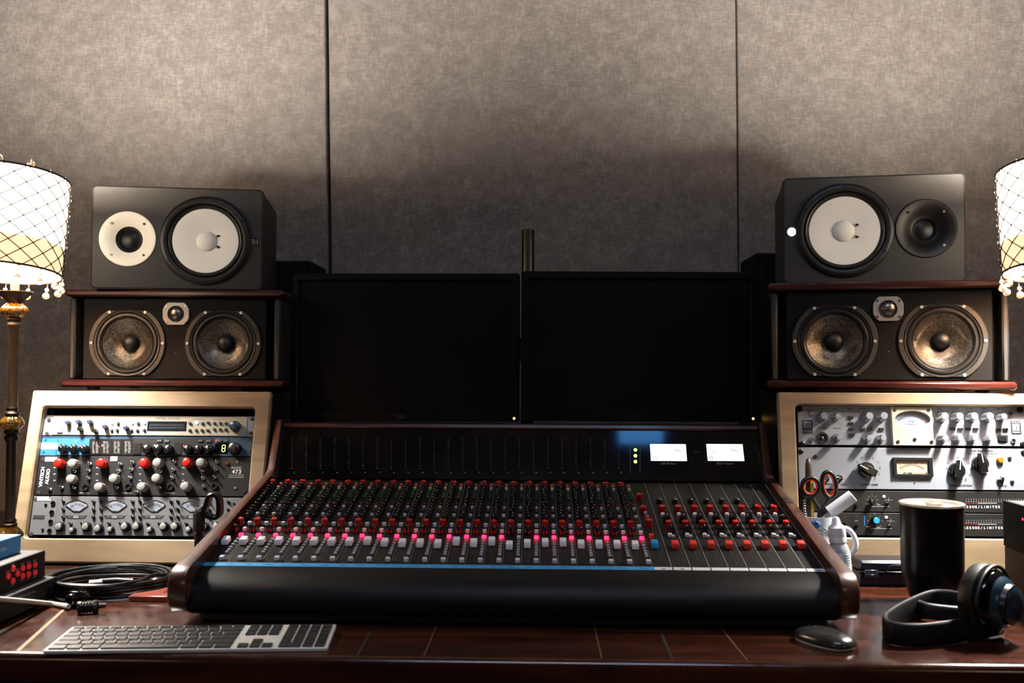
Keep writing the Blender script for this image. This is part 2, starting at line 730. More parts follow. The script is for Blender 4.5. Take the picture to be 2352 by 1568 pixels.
def room():
    b = MB('side_wall_paint')
    b.box((0, -2.55, 1.4), (5.2, 0.1, 2.9))
    struct(b.build('wall_front'))
    for nm, x in (('wall_left', -2.45), ('wall_right', 2.45)):
        b = MB('side_wall_paint')
        b.box((x, 0.25, 1.4), (0.1, 5.7, 2.9))
        struct(b.build(nm))
    b = MB('floor_wood')
    b.box((0, 0.25, -0.05), (5.2, 5.9, 0.1))
    struct(b.build('floor'))
    b = MB('ceiling_paint')
    b.box((0, 0.25, 2.85), (5.2, 5.9, 0.1))
    struct(b.build('ceiling'))
    # back wall: dark backing with three stretched cloth panels and open seams between them
    b = MB('void_black')
    b.box((0, WALL_Y + 0.075, 1.4), (5.2, 0.05, 2.9))
    wb = struct(b.build('wall_back'))

    def seam(px0, px1):
        p, q = WY(px0, 0, WALL_Y), WY(px1, 600, WALL_Y)
        f = (q.x - p.x) / (q.z - p.z)
        return lambda z: p.x + (z - p.z) * f
    s1, s2 = seam(750, 757), seam(1691, 1697)
    g1, g2 = 0.0052, 0.0022
    edges = [(lambda z: -2.41, lambda z: s1(z) - g1), (lambda z: s1(z) + g1, lambda z: s2(z) - g2), (lambda z: s2(z) + g2, lambda z: 2.41)]
    for a, c in edges:
        poly = [(a(0.0), 0.0), (c(0.0), 0.0), (c(2.8), 2.8), (a(2.8), 2.8)]
        b = MB('wall_cloth')
        b.prism(poly, WALL_Y, WALL_Y + 0.05, bev=0.003)
        o = b.build('cloth_panel', wb)
        o['kind'] = 'structure'


room()

# ------------------------------------------------------------------ desk
DESK_FRONT = WZ(1176, 1515, DESK).y


def make_desk():
    t = thing('desk', 'long dark red-brown polished wooden desk under all the studio gear', 'desk', TR(0, 0, 0))
    y0, y1 = DESK_FRONT, WALL_Y - 0.02
    r = 0.012
    prof = [(y1, DESK - 0.04), (y1, DESK)] + [(y0 + r - r * sin(radians(a)), DESK - r + r * cos(radians(a))) for a in range(0, 91, 15)] + [(y0, DESK - 0.04)]
    b = MB('desk_wood')
    b.loft([[(-2.0, y, z) for y, z in prof], [(2.0, y, z) for y, z in prof]])
    b.build('desk_top', t)
    # pale joints and one dark one between the boards
    p = MB()
    for (ax, ay, bx, by, w, m) in ((1003, 1437, 970, 1515, 0.0016, 'joint_pale'), (1365, 1437, 1383, 1515, 0.0016, 'joint_pale'),
                                   (1511, 1437, 1545, 1515, 0.004, 'void_black'), (1652, 1437, 1715, 1515, 0.0016, 'joint_pale'),
                                   (155, 1392, 22, 1512, 0.006, 'joint_tan'), (840, 1470, 815, 1515, 0.003, 'void_black')):
        a, c = WZ(ax, ay, DESK), WZ(bx, by, DESK)
        d = (c - a).normalized()
        a = a - d * 0.25
        k2 = (y0 + r - a.y) / d.y
        c = a + d * k2
        s = Vector((-d.y, d.x, 0)) * (w / 2)
        up = Vector((0, 0, 0.0004))
        p.m(m)
        p.add([a + s + up, a - s + up, c - s + up, c + s + up], [(0, 1, 2, 3)])
    p.build('board_joint', t)
    b = MB('desk_front')
    b.box((0, y0 + 0.03, DESK - 0.04 - 0.30), (3.9, 0.03, 0.60), 0.004)
    b.build('front_board', t)
    for x in (-1.9, 1.9):
        b = MB('desk_front')
        b.box((x, (y0 + y1) / 2 + 0.02, (DESK - 0.04) / 2), (0.06, y1 - y0 - 0.12, DESK - 0.04), 0.003)
        b.build('side_support', t)


plain('joint_pale', '#6b5238', 0.5)
plain('joint_tan', '#8a6a44', 0.4)
wood('desk_front', '#140907', '#1d0d09', '#27120c', scale=(2, 10, 10), rough=0.5)
make_desk()


# ------------------------------------------------------------------ lamps
def copy_tree(o, parent=None):
    c = o.copy()
    COL.objects.link(c)
    c.parent = parent
    for ch in list(o.children):
        copy_tree(ch, c)
    return c


def make_lamp():
    Y = 2.00
    S = F_PX / Y
    zz = lambda y: CAMZ - (y - 860) / S - DESK

    base = WY(20, 1326, Y)
    t = thing('table_lamp', 'lit table lamp at the left edge, white shade in a beaded net, bronze stem', 'lamp',
              TR(base.x, Y, DESK + 0.0005))
    p = lambda hw: hw / S
    b = MB('bronze')
    b.lathe([(0, 0), (p(62), 0), (p(64), 0.006), (p(60), 0.014), (p(44), 0.022), (p(30), 0.030), (p(22), 0.040), (p(22), zz(1246)), (0, zz(1246))], 40)
    b.build('base', t)
    b = MB('amber_glass')
    n = 14
    rows = []
    for hw, y in ((20, 1246), (27, 1240), (27, 1234), (22, 1226), (15, 1218), (12, 1214)):
        rows.append([(p(hw) * (1 + 0.09 * cos(n * a)) * cos(a), p(hw) * (1 + 0.09 * cos(n * a)) * sin(a), zz(y)) for a in [2 * pi * i / 84 for i in range(84)]])
    b.loft(rows)
    b.build('glass_foot', t)
    b = MB('bronze')
    prof = [(0, zz(1216)), (p(16), zz(1216)), (p(17), zz(1212)), (p(13), zz(1208)), (p(15), zz(1204)), (p(11), zz(1198)), (p(11), zz(1022)),
            (p(16), zz(1016)), (p(16), zz(1010)), (p(12), zz(1006)), (p(18), zz(1000)), (p(14), zz(994)), (0, zz(994))]
    b.lathe(prof, 28)
    prof = [(0, zz(962)), (p(14), zz(962)), (p(17), zz(956)), (p(12), zz(950)), (p(14), zz(944)), (p(11), zz(938)), (p(11.5), zz(758)),
            (p(15), zz(750)), (p(13), zz(744)), (p(16), zz(737)), (p(13), zz(732)), (0, zz(732))]
    b.lathe(prof, 28)
    b.build('stem', t)
    for (y0, y1, hw) in ((732, 700, 29), (994, 962, 26)):
        b = MB('amber_glass')
        rows = []
        for i in range(9):
            u = i / 8
            r = p(hw) * (0.42 + 0.58 * sin(pi * (0.08 + 0.84 * u)))
            z = zz(y0) + (zz(y1) - zz(y0)) * u
            rows.append([(r * (1 + 0.05 * cos(12 * a)) * cos(a), r * (1 + 0.05 * cos(12 * a)) * sin(a), z) for a in [2 * pi * k_ / 72 for k_ in range(72)]])
        b.loft(rows)
        b.build('glass_ball', t)
    b = MB('bronze')
    b.lathe([(0, zz(700)), (p(15), zz(700)), (p(18), zz(694)), (p(30), zz(684)), (p(40), zz(674)), (p(40), zz(672)), (p(28), zz(676)), (0, zz(678))], 36)
    b.build('drip_dish', t)
    b = MB('lamp_tan')
    b.lathe([(0, zz(678)), (p(9), zz(678)), (p(10), zz(640)), (p(9), zz(560)), (0, zz(560))], 20)
    b.build('candle_sleeve', t)
    # shade, leaning towards the room
    sc = TR(-0.025, 0, zz(516)) @ RX(-6.5) @ RY(0.5)
    r1, r0, hh_ = 0.1165, 0.1150, 0.099
    b = MB('shade_cloth')
    zh = -hh_ + 0.058
    rh = r0 + (r1 - r0) * 0.058 / (2 * hh_)
    b.lathe([(rh, zh), (r1, hh_), (r1 - 0.002, hh_), (rh - 0.002, zh), (rh, zh)], 64)
    sh = b.build('lamp_shade', t, M=sc)
    b = MB('shade_dim_glow')  # lower shade cloth, its dimmer peach glow put into the material
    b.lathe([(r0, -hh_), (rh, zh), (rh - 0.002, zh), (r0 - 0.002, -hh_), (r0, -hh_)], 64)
    dim_band = b.build('shade_dim_glow', sh)
    dim_band['label'] = 'lower band of the shade, its dimmer peach glow painted in'
    for r, z in ((r0 + 0.001, -hh_), (r1 + 0.001, hh_)):
        b = MB('cord_brown')
        b.tube([(r * cos(2 * pi * i / 64), r * sin(2 * pi * i / 64), z) for i in range(64)], 0.0022, 6, True)
        b.build('shade_rim', sh)
    # knotted net with beads and hanging drops
    b = MB('cord_brown')
    N, R_ = 16, 6
    rr_ = lambda z: r0 + (r1 - r0) * (z + hh_) / (2 * hh_) + 0.003
    zlo, zhi = -hh_ - 0.004, hh_
    knots = []
    for sgn in (1, -1):
        for i in range(N):
            pts = []
            for j in range(R_ * 2 + 1):
                z = zlo + (zhi - zlo) * j / (R_ * 2)
                a = 2 * pi * (i + sgn * j / 2.0) / N
                pts.append((rr_(z) * cos(a), rr_(z) * sin(a), z))
                if sgn == 1 and 0 < j:
                    knots.append(pts[-1])
            b.tube(pts, 0.0009, 5)
    b.build('shade_net', sh)
    b = MB('bead_clear')
    for q in knots:
        b.sphere(q, 0.0028, 8, 6)
    o = b.build('net_beads', sh)
    o['kind'] = 'stuff'
    b = MB('crystal')
    b.tube([(0, 0, 0), (0, 0, -0.008)], 0.0006, 5)
    b.sphere((0, 0, -0.011), 0.0045, 10, 7)
    b.m('bead_peach').tube([(0, 0, -0.014), (0, 0, -0.018)], 0.0012, 5)
    b.m('crystal').sphere((0, 0, -0.0245), 0.0072, 12, 8)
    drop = b.mesh('hanging_drop')
    for i in range(N):
        a = 2 * pi * i / N
        put('hanging_drop', drop, sh, TR(rr_(zlo) * cos(a), rr_(zlo) * sin(a), zlo) @ RX(-8))
    b = MB('steel')
    b.tube([(-r1, 0, hh_ - 0.004), (0, 0, hh_ + 0.0), (r1, 0, hh_ - 0.004)], 0.0015, 6)
    b.tube([(0, -r1, hh_ - 0.004), (0, 0, hh_ + 0.0), (0, r1, hh_ - 0.004)], 0.0015, 6)
    b.build('shade_spider', sh)
    b = MB('bead_peach')
    b.lathe([(0, hh_), (0.006, hh_), (0.005, hh_ + 0.005), (0.008, hh_ + 0.009), (0.008, hh_ + 0.014), (0.004, hh_ + 0.018), (0, hh_ + 0.019)], 16)
    b.build('finial', sh)
    b = MB('bead_clear')
    a = radians(-71)
    b.sphere((r1 * cos(a), r1 * sin(a), hh_ + 0.006), 0.0085, 14, 10)
    b.build('rim_pearl', sh)
    b = MB('crystal')
    a = radians(-42)
    for dx, hgt in ((-0.006, 0.008), (0.0, 0.016), (0.005, 0.011)):
        b.lathe([(0, hh_), (0.003, hh_ + 0.002), (0.0024, hh_ + hgt * 0.6), (0, hh_ + hgt)], 6, TR(r1 * cos(a) + dx, r1 * sin(a), 0))
    b.build('rim_crystal', sh)
    ld = bpy.data.lights.new('lamp_bulb', 'POINT')
    ld.energy = 100.0
    ld.color = (1.0, 0.98, 0.95)
    ld.shadow_soft_size = 0.045
    lo = bpy.data.objects.new('lamp_bulb', ld)
    COL.objects.link(lo)
    lo.parent = sh
    lo.location = (0, 0, 0.026)
    return t


plain('bead_clear', '#fff2e2', 0.1, noise=0.03, trans=0.95)
MAT['bead_clear'].node_tree.nodes['Principled BSDF'].inputs['IOR'].default_value = 1.12
plain('shade_dim_glow', '#e8b890', 0.8, emit='#ffd0a4', estr=1.0)
lamp = make_lamp()
lamp2 = copy_tree(lamp)
p_ = WY(2493, 1340, 1.918)
lamp2.matrix_basis = TR(p_.x, 1.918, DESK + 0.0005)
lamp2['label'] = 'lit table lamp at the right edge of the photo, beside the right speaker stack'


# ------------------------------------------------------------------ speakers
def screws(b, pts, r=0.0035, y=-0.001, mat='screw_dark', h=0.002):
    b.m(mat)
    for x, z in pts:
        b.cyl(r, 0, h, 10, M=TR(x, y, z) @ OUT)


def bored(b, name, parent, holes, sharp=40):
    """Build a solid and bore round holes (x, z, radius, depth) into its front."""
    o = b.build(name, None, sharp)
    for x, z, r, d in holes:
        c = MB('void_black').cyl(r, -0.02, d, 72, M=TR(x, 0, z) @ RX(-90)).build('bore')
        md = o.modifiers.new('bore', 'BOOLEAN')
        md.operation = 'DIFFERENCE'
        md.object = c
        md.solver = 'EXACT'
        bpy.context.view_layer.update()
        me = bpy.data.meshes.new_from_object(o.evaluated_get(bpy.context.evaluated_depsgraph_get()))
        o.modifiers.clear()
        o.data = me
        bpy.data.objects.remove(c)
    o.data.shade_smooth()
    o.data.set_sharp_from_angle(angle=radians(sharp))
    o.parent = parent
    return o


def studio_monitor(name, label, M, W, H, wx_, tx, zc, logo_x, horn, lit):
    t = thing(name, label, 'speaker', M, 'white-cone speakers on top of the wooden ones')
    D = 0.30
    b = MB('cabinet_black')
    b.prism(rrect(-W / 2, 0, W / 2, H, 0.012), 0, D, bev=0.004, bev1=0.003)
    bored(b, 'cabinet', t, [(wx_, zc, 0.0875, 0.05), (tx, zc + 0.001, 0.0620, 0.05)])
    C = TR(wx_, 0, zc) @ OUT
    b = MB('rubber_black')
    b.lathe([(0.1045, 0), (0.1045, 0.004), (0.101, 0.007), (0.094, 0.0085), (0.088, 0.006), (0.0865, 0.001)], 64, C)
    w = b.build('woofer_ring', t)
    b = MB()
    screws(b, [(wx_ + 0.0965 * cos(radians(a)), zc + 0.0965 * sin(radians(a))) for a in (90, 30, -30, -90, 150, 210)], 0.003, -0.0078, 'dark_steel', 0.0015)
    b.build('ring_screws', w)
    b = MB('surround_black')
    b.lathe([(0.088, -0.001), (0.086, 0.004), (0.0825, 0.006), (0.079, 0.004), (0.0755, -0.003)], 64, C)
    b.build('rubber_surround', t)
    b = MB('cone_white')
    b.lathe([(0.0765, -0.003 + 0.0032), (0.0755, 0.0012), (0.05, -0.0035), (0.024, -0.010), (0.021, -0.0105)], 64, C)
    cn = b.build('woofer_cone', t)
    b = MB('cone_white')
    b.lathe([(0.0235, -0.009), (0.0225, -0.0065), (0.0175, -0.002), (0.010, 0.0008), (0, 0.0018)], 40, C)
    b.build('dust_cap', t)
    b = MB('knob_black')
    for s in (-1, 1):
        x, z = 0.028, s * 0.0135
        b.sphere((wx_ + x, 0.006, zc + z), 0.0033, 10, 6, sc=(1.2, 0.8, 0.8))
        b.tube([(wx_ + x - 0.001, 0.0055, zc + z), (wx_ + 0.0235, 0.004, zc + z * 0.75)], 0.0012, 6)
    b.build('lead_wires', cn)
    # tweeter in a dished horn
    Ct = TR(tx, 0, zc + 0.001) @ OUT
    hm = 'horn_glare' if horn == 'light' else 'horn_black'
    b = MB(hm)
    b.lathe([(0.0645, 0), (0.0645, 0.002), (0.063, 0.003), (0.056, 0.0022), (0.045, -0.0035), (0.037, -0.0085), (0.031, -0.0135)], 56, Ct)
    b.m('horn_black').lathe([(0.031, -0.0135), (0.028, -0.0150), (0.0255, -0.016), (0.0225, -0.022)], 56, Ct)
    hn = b.build('horn', t)
    b = MB('horn_black')
    b.lathe([(0.0270, -0.0152), (0.024, -0.0165), (0.0215, -0.021), (0.019, -0.0225), (0.014, -0.0205), (0.008, -0.0185), (0, -0.018)], 40, Ct)
    b.build('tweeter_dome', t)
    b = MB()
    screws(b, [(tx + 0.052 * cos(radians(a)), zc + 0.052 * sin(radians(a))) for a in (45, 135, 225, 315)], 0.003, -0.0005, 'dark_steel', 0.0022)
    b.build('horn_screws', hn)
    # the maker's badge, lit on one of the pair
    b = MB('black_plastic')
    b.prism(rrect(logo_x - 0.0105, zc - 0.009, logo_x + 0.0105, zc + 0.009, 0.002), -0.0015, 0.001, bev=0.0005)
    bd = b.build('badge', t)
    cx = logo_x - 0.003
    if lit:
        b = MB('led_cyan')
        b.cyl(0.0095, 0, 0.001, 24, M=TR(cx + 0.004, -0.0015, zc) @ OUT)
        b.build('badge_light', bd)
    else:
        b = MB('ink_light_grey')
        b.ring(circle(0.0066, 24, cx, zc), circle(0.0056, 24, cx, zc), -0.0022, -0.001)
        for a in (30, 90, 150):
            d = Vector((cos(radians(a)), sin(radians(a)))) * 0.0048
            b.box((0, 0, 0), (0.0096, 0.0008, 0.0009), M=TR(cx, -0.0018, zc) @ RY(-a))
        b.box((logo_x + 0.0072, -0.0016, zc), (0.0022, 0.001, 0.012))
        b.build('badge_emblem', bd)
    return t


def twin_speaker(label, M, W, H):
    t = thing('twin_woofer_speaker', label, 'speaker', M, 'wood-topped speakers on the racks')
    D = 0.33
    k_ = W / 0.5
    # slabs of red wood above and below, rounded at their edges
    for nm, z0, z1, ov, yf in (('top_board', H - 0.017, H, 0.004, -0.012), ('bottom_board', 0.0, 0.018, 0.008, -0.020)):
        b = MB('mahogany')
        b.box((0, (D + yf) / 2, (z0 + z1) / 2), (W + 2 * ov, D - yf, z1 - z0), 0.005)
        b.build(nm, t)
    zi0, zi1 = 0.018, H - 0.017
    b = MB('baffle_black')
    xb = W / 2 - 0.034 * k_
    b.box((0, D / 2, (zi0 + zi1) / 2), (2 * xb, D - 0.004, zi1 - zi0), 0.003)
    bored(b, 'baffle', t, [(-0.1105 * k_, 0.104, 0.0745, 0.06), (0.1145 * k_, 0.104, 0.0745, 0.06)])
    for s in (-1, 1):
        b = MB('cabinet_black')
        x0, x1 = s * (W / 2 - 0.0165 * k_), s * (W / 2 - 0.002)
        b.box(((x0 + x1) / 2, D / 2, (zi0 + zi1) / 2), (abs(x1 - x0), D - 0.002, zi1 - zi0), 0.004)
        b.build('side_panel', t)
        b = MB('void_black')
        b.box((s * (W / 2 - 0.0255 * k_), D / 2 + 0.03, (zi0 + zi1) / 2), (0.018 * k_, D - 0.08, zi1 - zi0))
        b.build('side_slot', t)
    zc = 0.104
    for cx in (-0.1105 * k_, 0.1145 * k_):
        fl = 0.0765
        full = circle(0.0895, 72)
        out = [(x + cx, zc + max(-fl, min(fl, z))) for x, z in full]
        inn = [(x * 0.0785 / 0.0895 + cx, zc + max(-0.074, min(0.074, z * 0.0785 / 0.0895))) for x, z in full]
        b = MB('frame_grey')
        b.ring(out, inn, -0.003, 0.002, bev=0.0012)
        fr = b.build('woofer_frame', t)
        b = MB()
        screws(b, [(cx + 0.0835 * cos(radians(a)), zc + 0.0835 * sin(radians(a))) for a in (0, 60, 120, 180, 240, 300)], 0.0036, -0.0028, 'screw_bright', 0.002)
        b.build('frame_screws', fr)
        C = TR(cx, 0, zc) @ OUT
        b = MB('surround_black')
        b.lathe([(0.0785, 0.0), (0.077, 0.003), (0.0735, 0.0025), (0.072, 0.0005), (0.069, 0.0035), (0.0645, 0.0035), (0.061, 0.0005), (0.0585, -0.003)], 64, C)
        b.build('rubber_surround', t)
        b = MB('cone_weave')
        b.lathe([(0.059, -0.002), (0.058, -0.003), (0.042, -0.0115), (0.022, -0.023), (0.019, -0.024)], 72, C)
        b.build('woofer_cone', t)
        b = MB('rubber_black')
        b.lathe([(0.0205, -0.0225), (0.0195, -0.017), (0.016, -0.0105), (0.009, -0.0065), (0, -0.005)], 40, C)
        b.build('dust_cap', t)
    tx, tz = 0.003 * k_, 0.1735
    sq = []
    for x, z in circle(0.0325, 64):
        sq.append((tx + max(-0.031, min(0.031, x)), tz + max(-0.0265, min(0.0265, z))))
    b = MB('tweeter_plate')
    b.prism(sq, -0.003, 0.002, bev=0.0008)
    tw = b.build('tweeter_plate', t)
    C = TR(tx, -0.003, tz) @ OUT
    b = MB('rubber_black')
    b.lathe([(0.019, 0), (0.019, 0.0015), (0.0175, 0.002), (0.0155, 0.0005), (0.0148, 0.0002)], 40, C)
    b.build('tweeter_ring', tw)
    b = MB('dome_metal')
    b.lathe([(0.0148, 0.0003), (0.0125, 0.003), (0.008, 0.0055), (0, 0.0068)], 40, C)
    b.build('tweeter_dome', tw)
    b = MB()
    screws(b, [(tx + a * 0.0225, tz + c * 0.0175) for a in (-1, 1) for c in (-1, 1)], 0.0024, -0.0028, 'steel', 0.0014)
    b.build('plate_screws', tw)
    b = MB('ink_light_grey')
    b.cyl(0.0012, 0, 0.001, 10, M=TR(tx, 0.0015, 0.0815) @ OUT)
    b.build('clip_light', t)
    for x in (-1, 1):
        for y in (0.03, D - 0.04):
            b = MB('rubber_black')
            b.cyl(0.014, -0.006, 0.0, 16, M=TR(x * (W / 2 - 0.05), y, 0))
            b.build('rubber_foot', t)
    return t


RACK_TOP = 1.120
# left stack
a_, b_ = WY(153, 895, 2.32), WY(646, 895, 2.32)
twl = twin_speaker('left wood-topped black speaker with two grey woofers, beside the bronze lamp stem',
                   TR((a_.x + b_.x) / 2, 2.32, RACK_TOP + 0.006) @ RZ(2.0), 0.5, 0.229)
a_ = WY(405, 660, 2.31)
studio_monitor('studio_monitor', 'left white-cone speaker lying on its side, tweeter horn coloured pale as lamp glare, unlit badge',
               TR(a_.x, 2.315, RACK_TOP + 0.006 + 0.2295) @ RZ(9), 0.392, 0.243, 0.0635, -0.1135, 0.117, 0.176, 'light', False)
# right stack
a_ = WY(2040, 890, 2.16)
twr = twin_speaker('right wood-topped black speaker with two grey woofers, turned inwards',
                   TR(a_.x, 2.165, RACK_TOP + 0.012) @ RZ(-13), 0.487, 0.232)
a_ = WY(2009, 640, 2.2)
studio_monitor('studio_monitor', 'right white-cone speaker lying on its side, black tweeter horn, glowing badge',
               TR(a_.x, 2.21, RACK_TOP + 0.012 + 0.2325) @ RZ(-10), 0.384, 0.240, -0.0600, 0.1105, 0.118, -0.174, 'black', True)

# tall dark boxes standing on the desk behind each stack
for (px0, px1, py, Y, lab) in ((560, 714, 598, 2.70, 'tall plain black box standing behind the left speaker stack'),
                               (1735, 1880, 580, 2.66, 'tall plain black box standing behind the right speaker stack')):
    a_, c_ = WY(px0, py, Y), WY(px1, py, Y)
    hgt = a_.z - DESK
    t = thing('black_box', lab, 'box', TR((a_.x + c_.x) / 2, Y, DESK))
    b = MB('black_matte')
    b.box((0, 0.10, hgt / 2), (c_.x - a_.x, 0.20, hgt), 0.006)
    b.build('body', t)
    b = MB('black_vinyl')
    b.prism(rrect(-(c_.x - a_.x) / 2 + 0.012, 0.012, (c_.x - a_.x) / 2 - 0.012, hgt - 0.012, 0.006), -0.004, 0.0, bev=0.002)
    b.build('front_cloth', t)


# ------------------------------------------------------------------ computer screens on their pole
def computer_screen(label, px, py0, py1, W, Y, rz, brand):
    H = 0.357
    c = WY(px, py1, Y)
    t = thing('computer_screen', label, 'screen', TR(c.x, Y, c.z) @ RZ(rz), 'computer screens above the mixing desk')
    b = MB('screen_bezel')
    bz = 0.0165
    b.ring(rrect(-W / 2, 0, W / 2, H, 0.006), rrect(-W / 2 + bz, 0.022, W / 2 - bz, H - bz, 0.001), -0.012, 0.020, bev=0.0015)
    b.build('bezel', t)
    b = MB('screen_off')
    b.box((0, 0.004, (H + 0.022 - bz) / 2), (W - 2 * bz + 0.002, 0.012, H - 0.022 - bz + 0.002))
    b.build('screen_panel', t)
    b = MB('black_plastic')
    b.prism(rrect(-W / 2 + 0.01, 0.01, W / 2 - 0.01, H - 0.01, 0.02), 0.018, 0.05, bev1=0.015)
    b.box((0, 0.058, H * 0.5), (0.12, 0.016, 0.12), 0.004)
    b.build('back_shell', t)
    b = MB('led_amber')
    b.cyl(0.0028, 0, 0.001, 12, M=TR(W / 2 - 0.012, -0.012, 0.008) @ OUT)
    b.build('power_light', t)
    b = MB('button_dark')
    for i in range(4):
        b.cyl(0.0018, 0, 0.0008, 10, M=TR(W / 2 - 0.008, -0.012, 0.030 + i * 0.014) @ OUT)
    b.build('touch_buttons', t)
    if brand:
        p = Print()
        p.text(TR(-0.006, -0.0125, 0.0105) @ OUT, 'DELL', 0.011, 'ink_grey', thick=0.0002)
        p.build('maker_lettering', t)
    return t


plain('screen_off', '#020202', 0.5, noise=0.05, spec=0.12)
computer_screen('left switched-off black computer screen, maker name under the picture area', 929.5, 628, 966, 0.556, 2.41, -1.0, True)
computer_screen('right switched-off black computer screen, without a maker name', 1467, 625, 967, 0.564, 2.39, 1.2, False)
a_ = WY(1213, 527, 2.55)
t = thing('screen_stand', 'chrome pole rising between and behind the two computer screens', 'stand', TR(a_.x, 2.55, DESK))
b = MB('dark_steel')
b.cyl(0.0165, 0, a_.z - DESK, 28, bev=0.002)
b.build('pole', t)
b = MB('black_paint')
b.lathe([(0, 0), (0.11, 0), (0.11, 0.008), (0.03, 0.012), (0.022, 0.03), (0, 0.03)], 36)
b.build('base', t)
for s in (-1, 1):
    b = MB('black_paint')
    b.tube([(0, 0, 0.475), (s * 0.14, 0.03, 0.475), (s * 0.27, -0.052, 0.475)], 0.014, 10)
    b.box((s * 0.27, -0.063, 0.475), (0.10, 0.02, 0.10), 0.003)
    b.build('arm', t)
b = MB('black_paint')
b.cyl(0.026, 0.445, 0.505, 24, bev=0.003)
b.build('collar', t)
# ------------------------------------------------------------------ rack furniture
_kc = {}


def knob_mesh(style, r, h, body, cap, line=None):
    """Turned control knob standing on its panel, z = out of the panel."""
    key = (style, round(r, 5), round(h, 5), body, cap, line)
    if key in _kc:
        return _kc[key]
    b = MB(body)
    if style == 'round':
        b.lathe([(0, 0), (r * 1.02, 0), (r, h * 0.15), (r * 0.94, h * 0.9), (r * 0.86, h)], 28)
        b.m(cap).lathe([(r * 0.86, h), (r * 0.84, h + 0.0002), (0, h + 0.0003)], 28)
    elif style == 'fluted':
        n = 48
        lo, hi, tp = [], [], []
        for i in range(n):
            a = 2 * pi * i / n
            q = r * (1.0 + 0.05 * (1 if i % 4 < 2 else -1))
            lo.append((q * cos(a), q * sin(a), 0))
            hi.append((q * 0.95 * cos(a), q * 0.95 * sin(a), h * 0.92))
            tp.append((r * 0.84 * cos(a), r * 0.84 * sin(a), h))
        b.loft([lo, hi, tp], True, False)
        b.m(cap).lathe([(r * 0.84, h), (r * 0.8, h + 0.0003), (0, h + 0.0003)], 24)
    elif style == 'skirt':
        b.lathe([(0, 0), (r * 1.25, 0), (r * 1.25, h * 0.12), (r * 0.95, h * 0.3), (r * 0.9, h * 0.9), (r * 0.8, h)], 28)
        b.m(cap).lathe([(r * 0.8, h), (0, h + 0.0004)], 28)
    elif style == 'chicken':
        body_p = circle(r, 32)
        b.loft([[(x, z, 0) for x, z in body_p], [(x * 0.97, z * 0.97, h * 0.45) for x, z in body_p], [(x * 0.85, z * 0.85, h * 0.55) for x, z in body_p]])
        arm = [(-r * 0.42, -r * 1.15), (r * 0.42, -r * 1.15), (r * 0.52, 0), (r * 0.16, r * 1.28), (-r * 0.16, r * 1.28), (-r * 0.52, 0)]
        b.loft([[(x, z, h * 0.3) for x, z in arm], [(x, z, h * 0.92) for x, z in arm], [(x * 0.8, z * 0.95, h) for x, z in arm]])
    elif style == 'step':
        b.lathe([(0, 0), (r * 1.25, 0), (r * 1.22, h * 0.35), (r * 0.95, h * 0.4), (r * 0.92, h * 0.95), (r * 0.8, h)], 28)
        b.m(cap).lathe([(r * 0.8, h), (0, h + 0.0004)], 28)
    elif style == 'toggle':
        b.lathe([(0, 0), (r, 0), (r, h * 0.18), (r * 0.7, h * 0.25), (r * 0.35, h * 0.3), (r * 0.3, h * 0.55), (r * 0.5, h * 0.9), (r * 0.3, h), (0, h)], 14, RX(-12))
    elif style == 'jack':
        b.lathe([(r, 0), (r, h), (r * 0.66, h), (r * 0.6, h * 0.2), (0, h * 0.1)], 20)
        b.m('void_black').lathe([(r * 0.58, h * 0.25), (0, h * 0.3)], 16)
    elif style == 'dot':
        b.lathe([(0, 0), (r, 0), (r, h * 0.6), (r * 0.7, h), (0, h)], 14)
    elif style == 'key':
        b.box((0, 0, h / 2), (r * 2.0, r, h), min(0.0006, h * 0.3))
    elif style == 'nut':
        b.lathe([(0, 0), (r, 0), (r, h * 0.5), (r * 0.7, h), (r * 0.38, h), (r * 0.38, h * 0.4), (0, h * 0.4)], 6)
    if line:
        b.m(line)
        y0, y1 = (r * 0.1, r * 1.2) if style == 'chicken' else (r * 0.2, r * 0.82)
        b.box((0, (y0 + y1) / 2, h + 0.0005), (r * 0.12 if style == 'chicken' else r * 0.16, y1 - y0, 0.0004))
    me = b.mesh('knob')
    _kc[key] = me
    return me


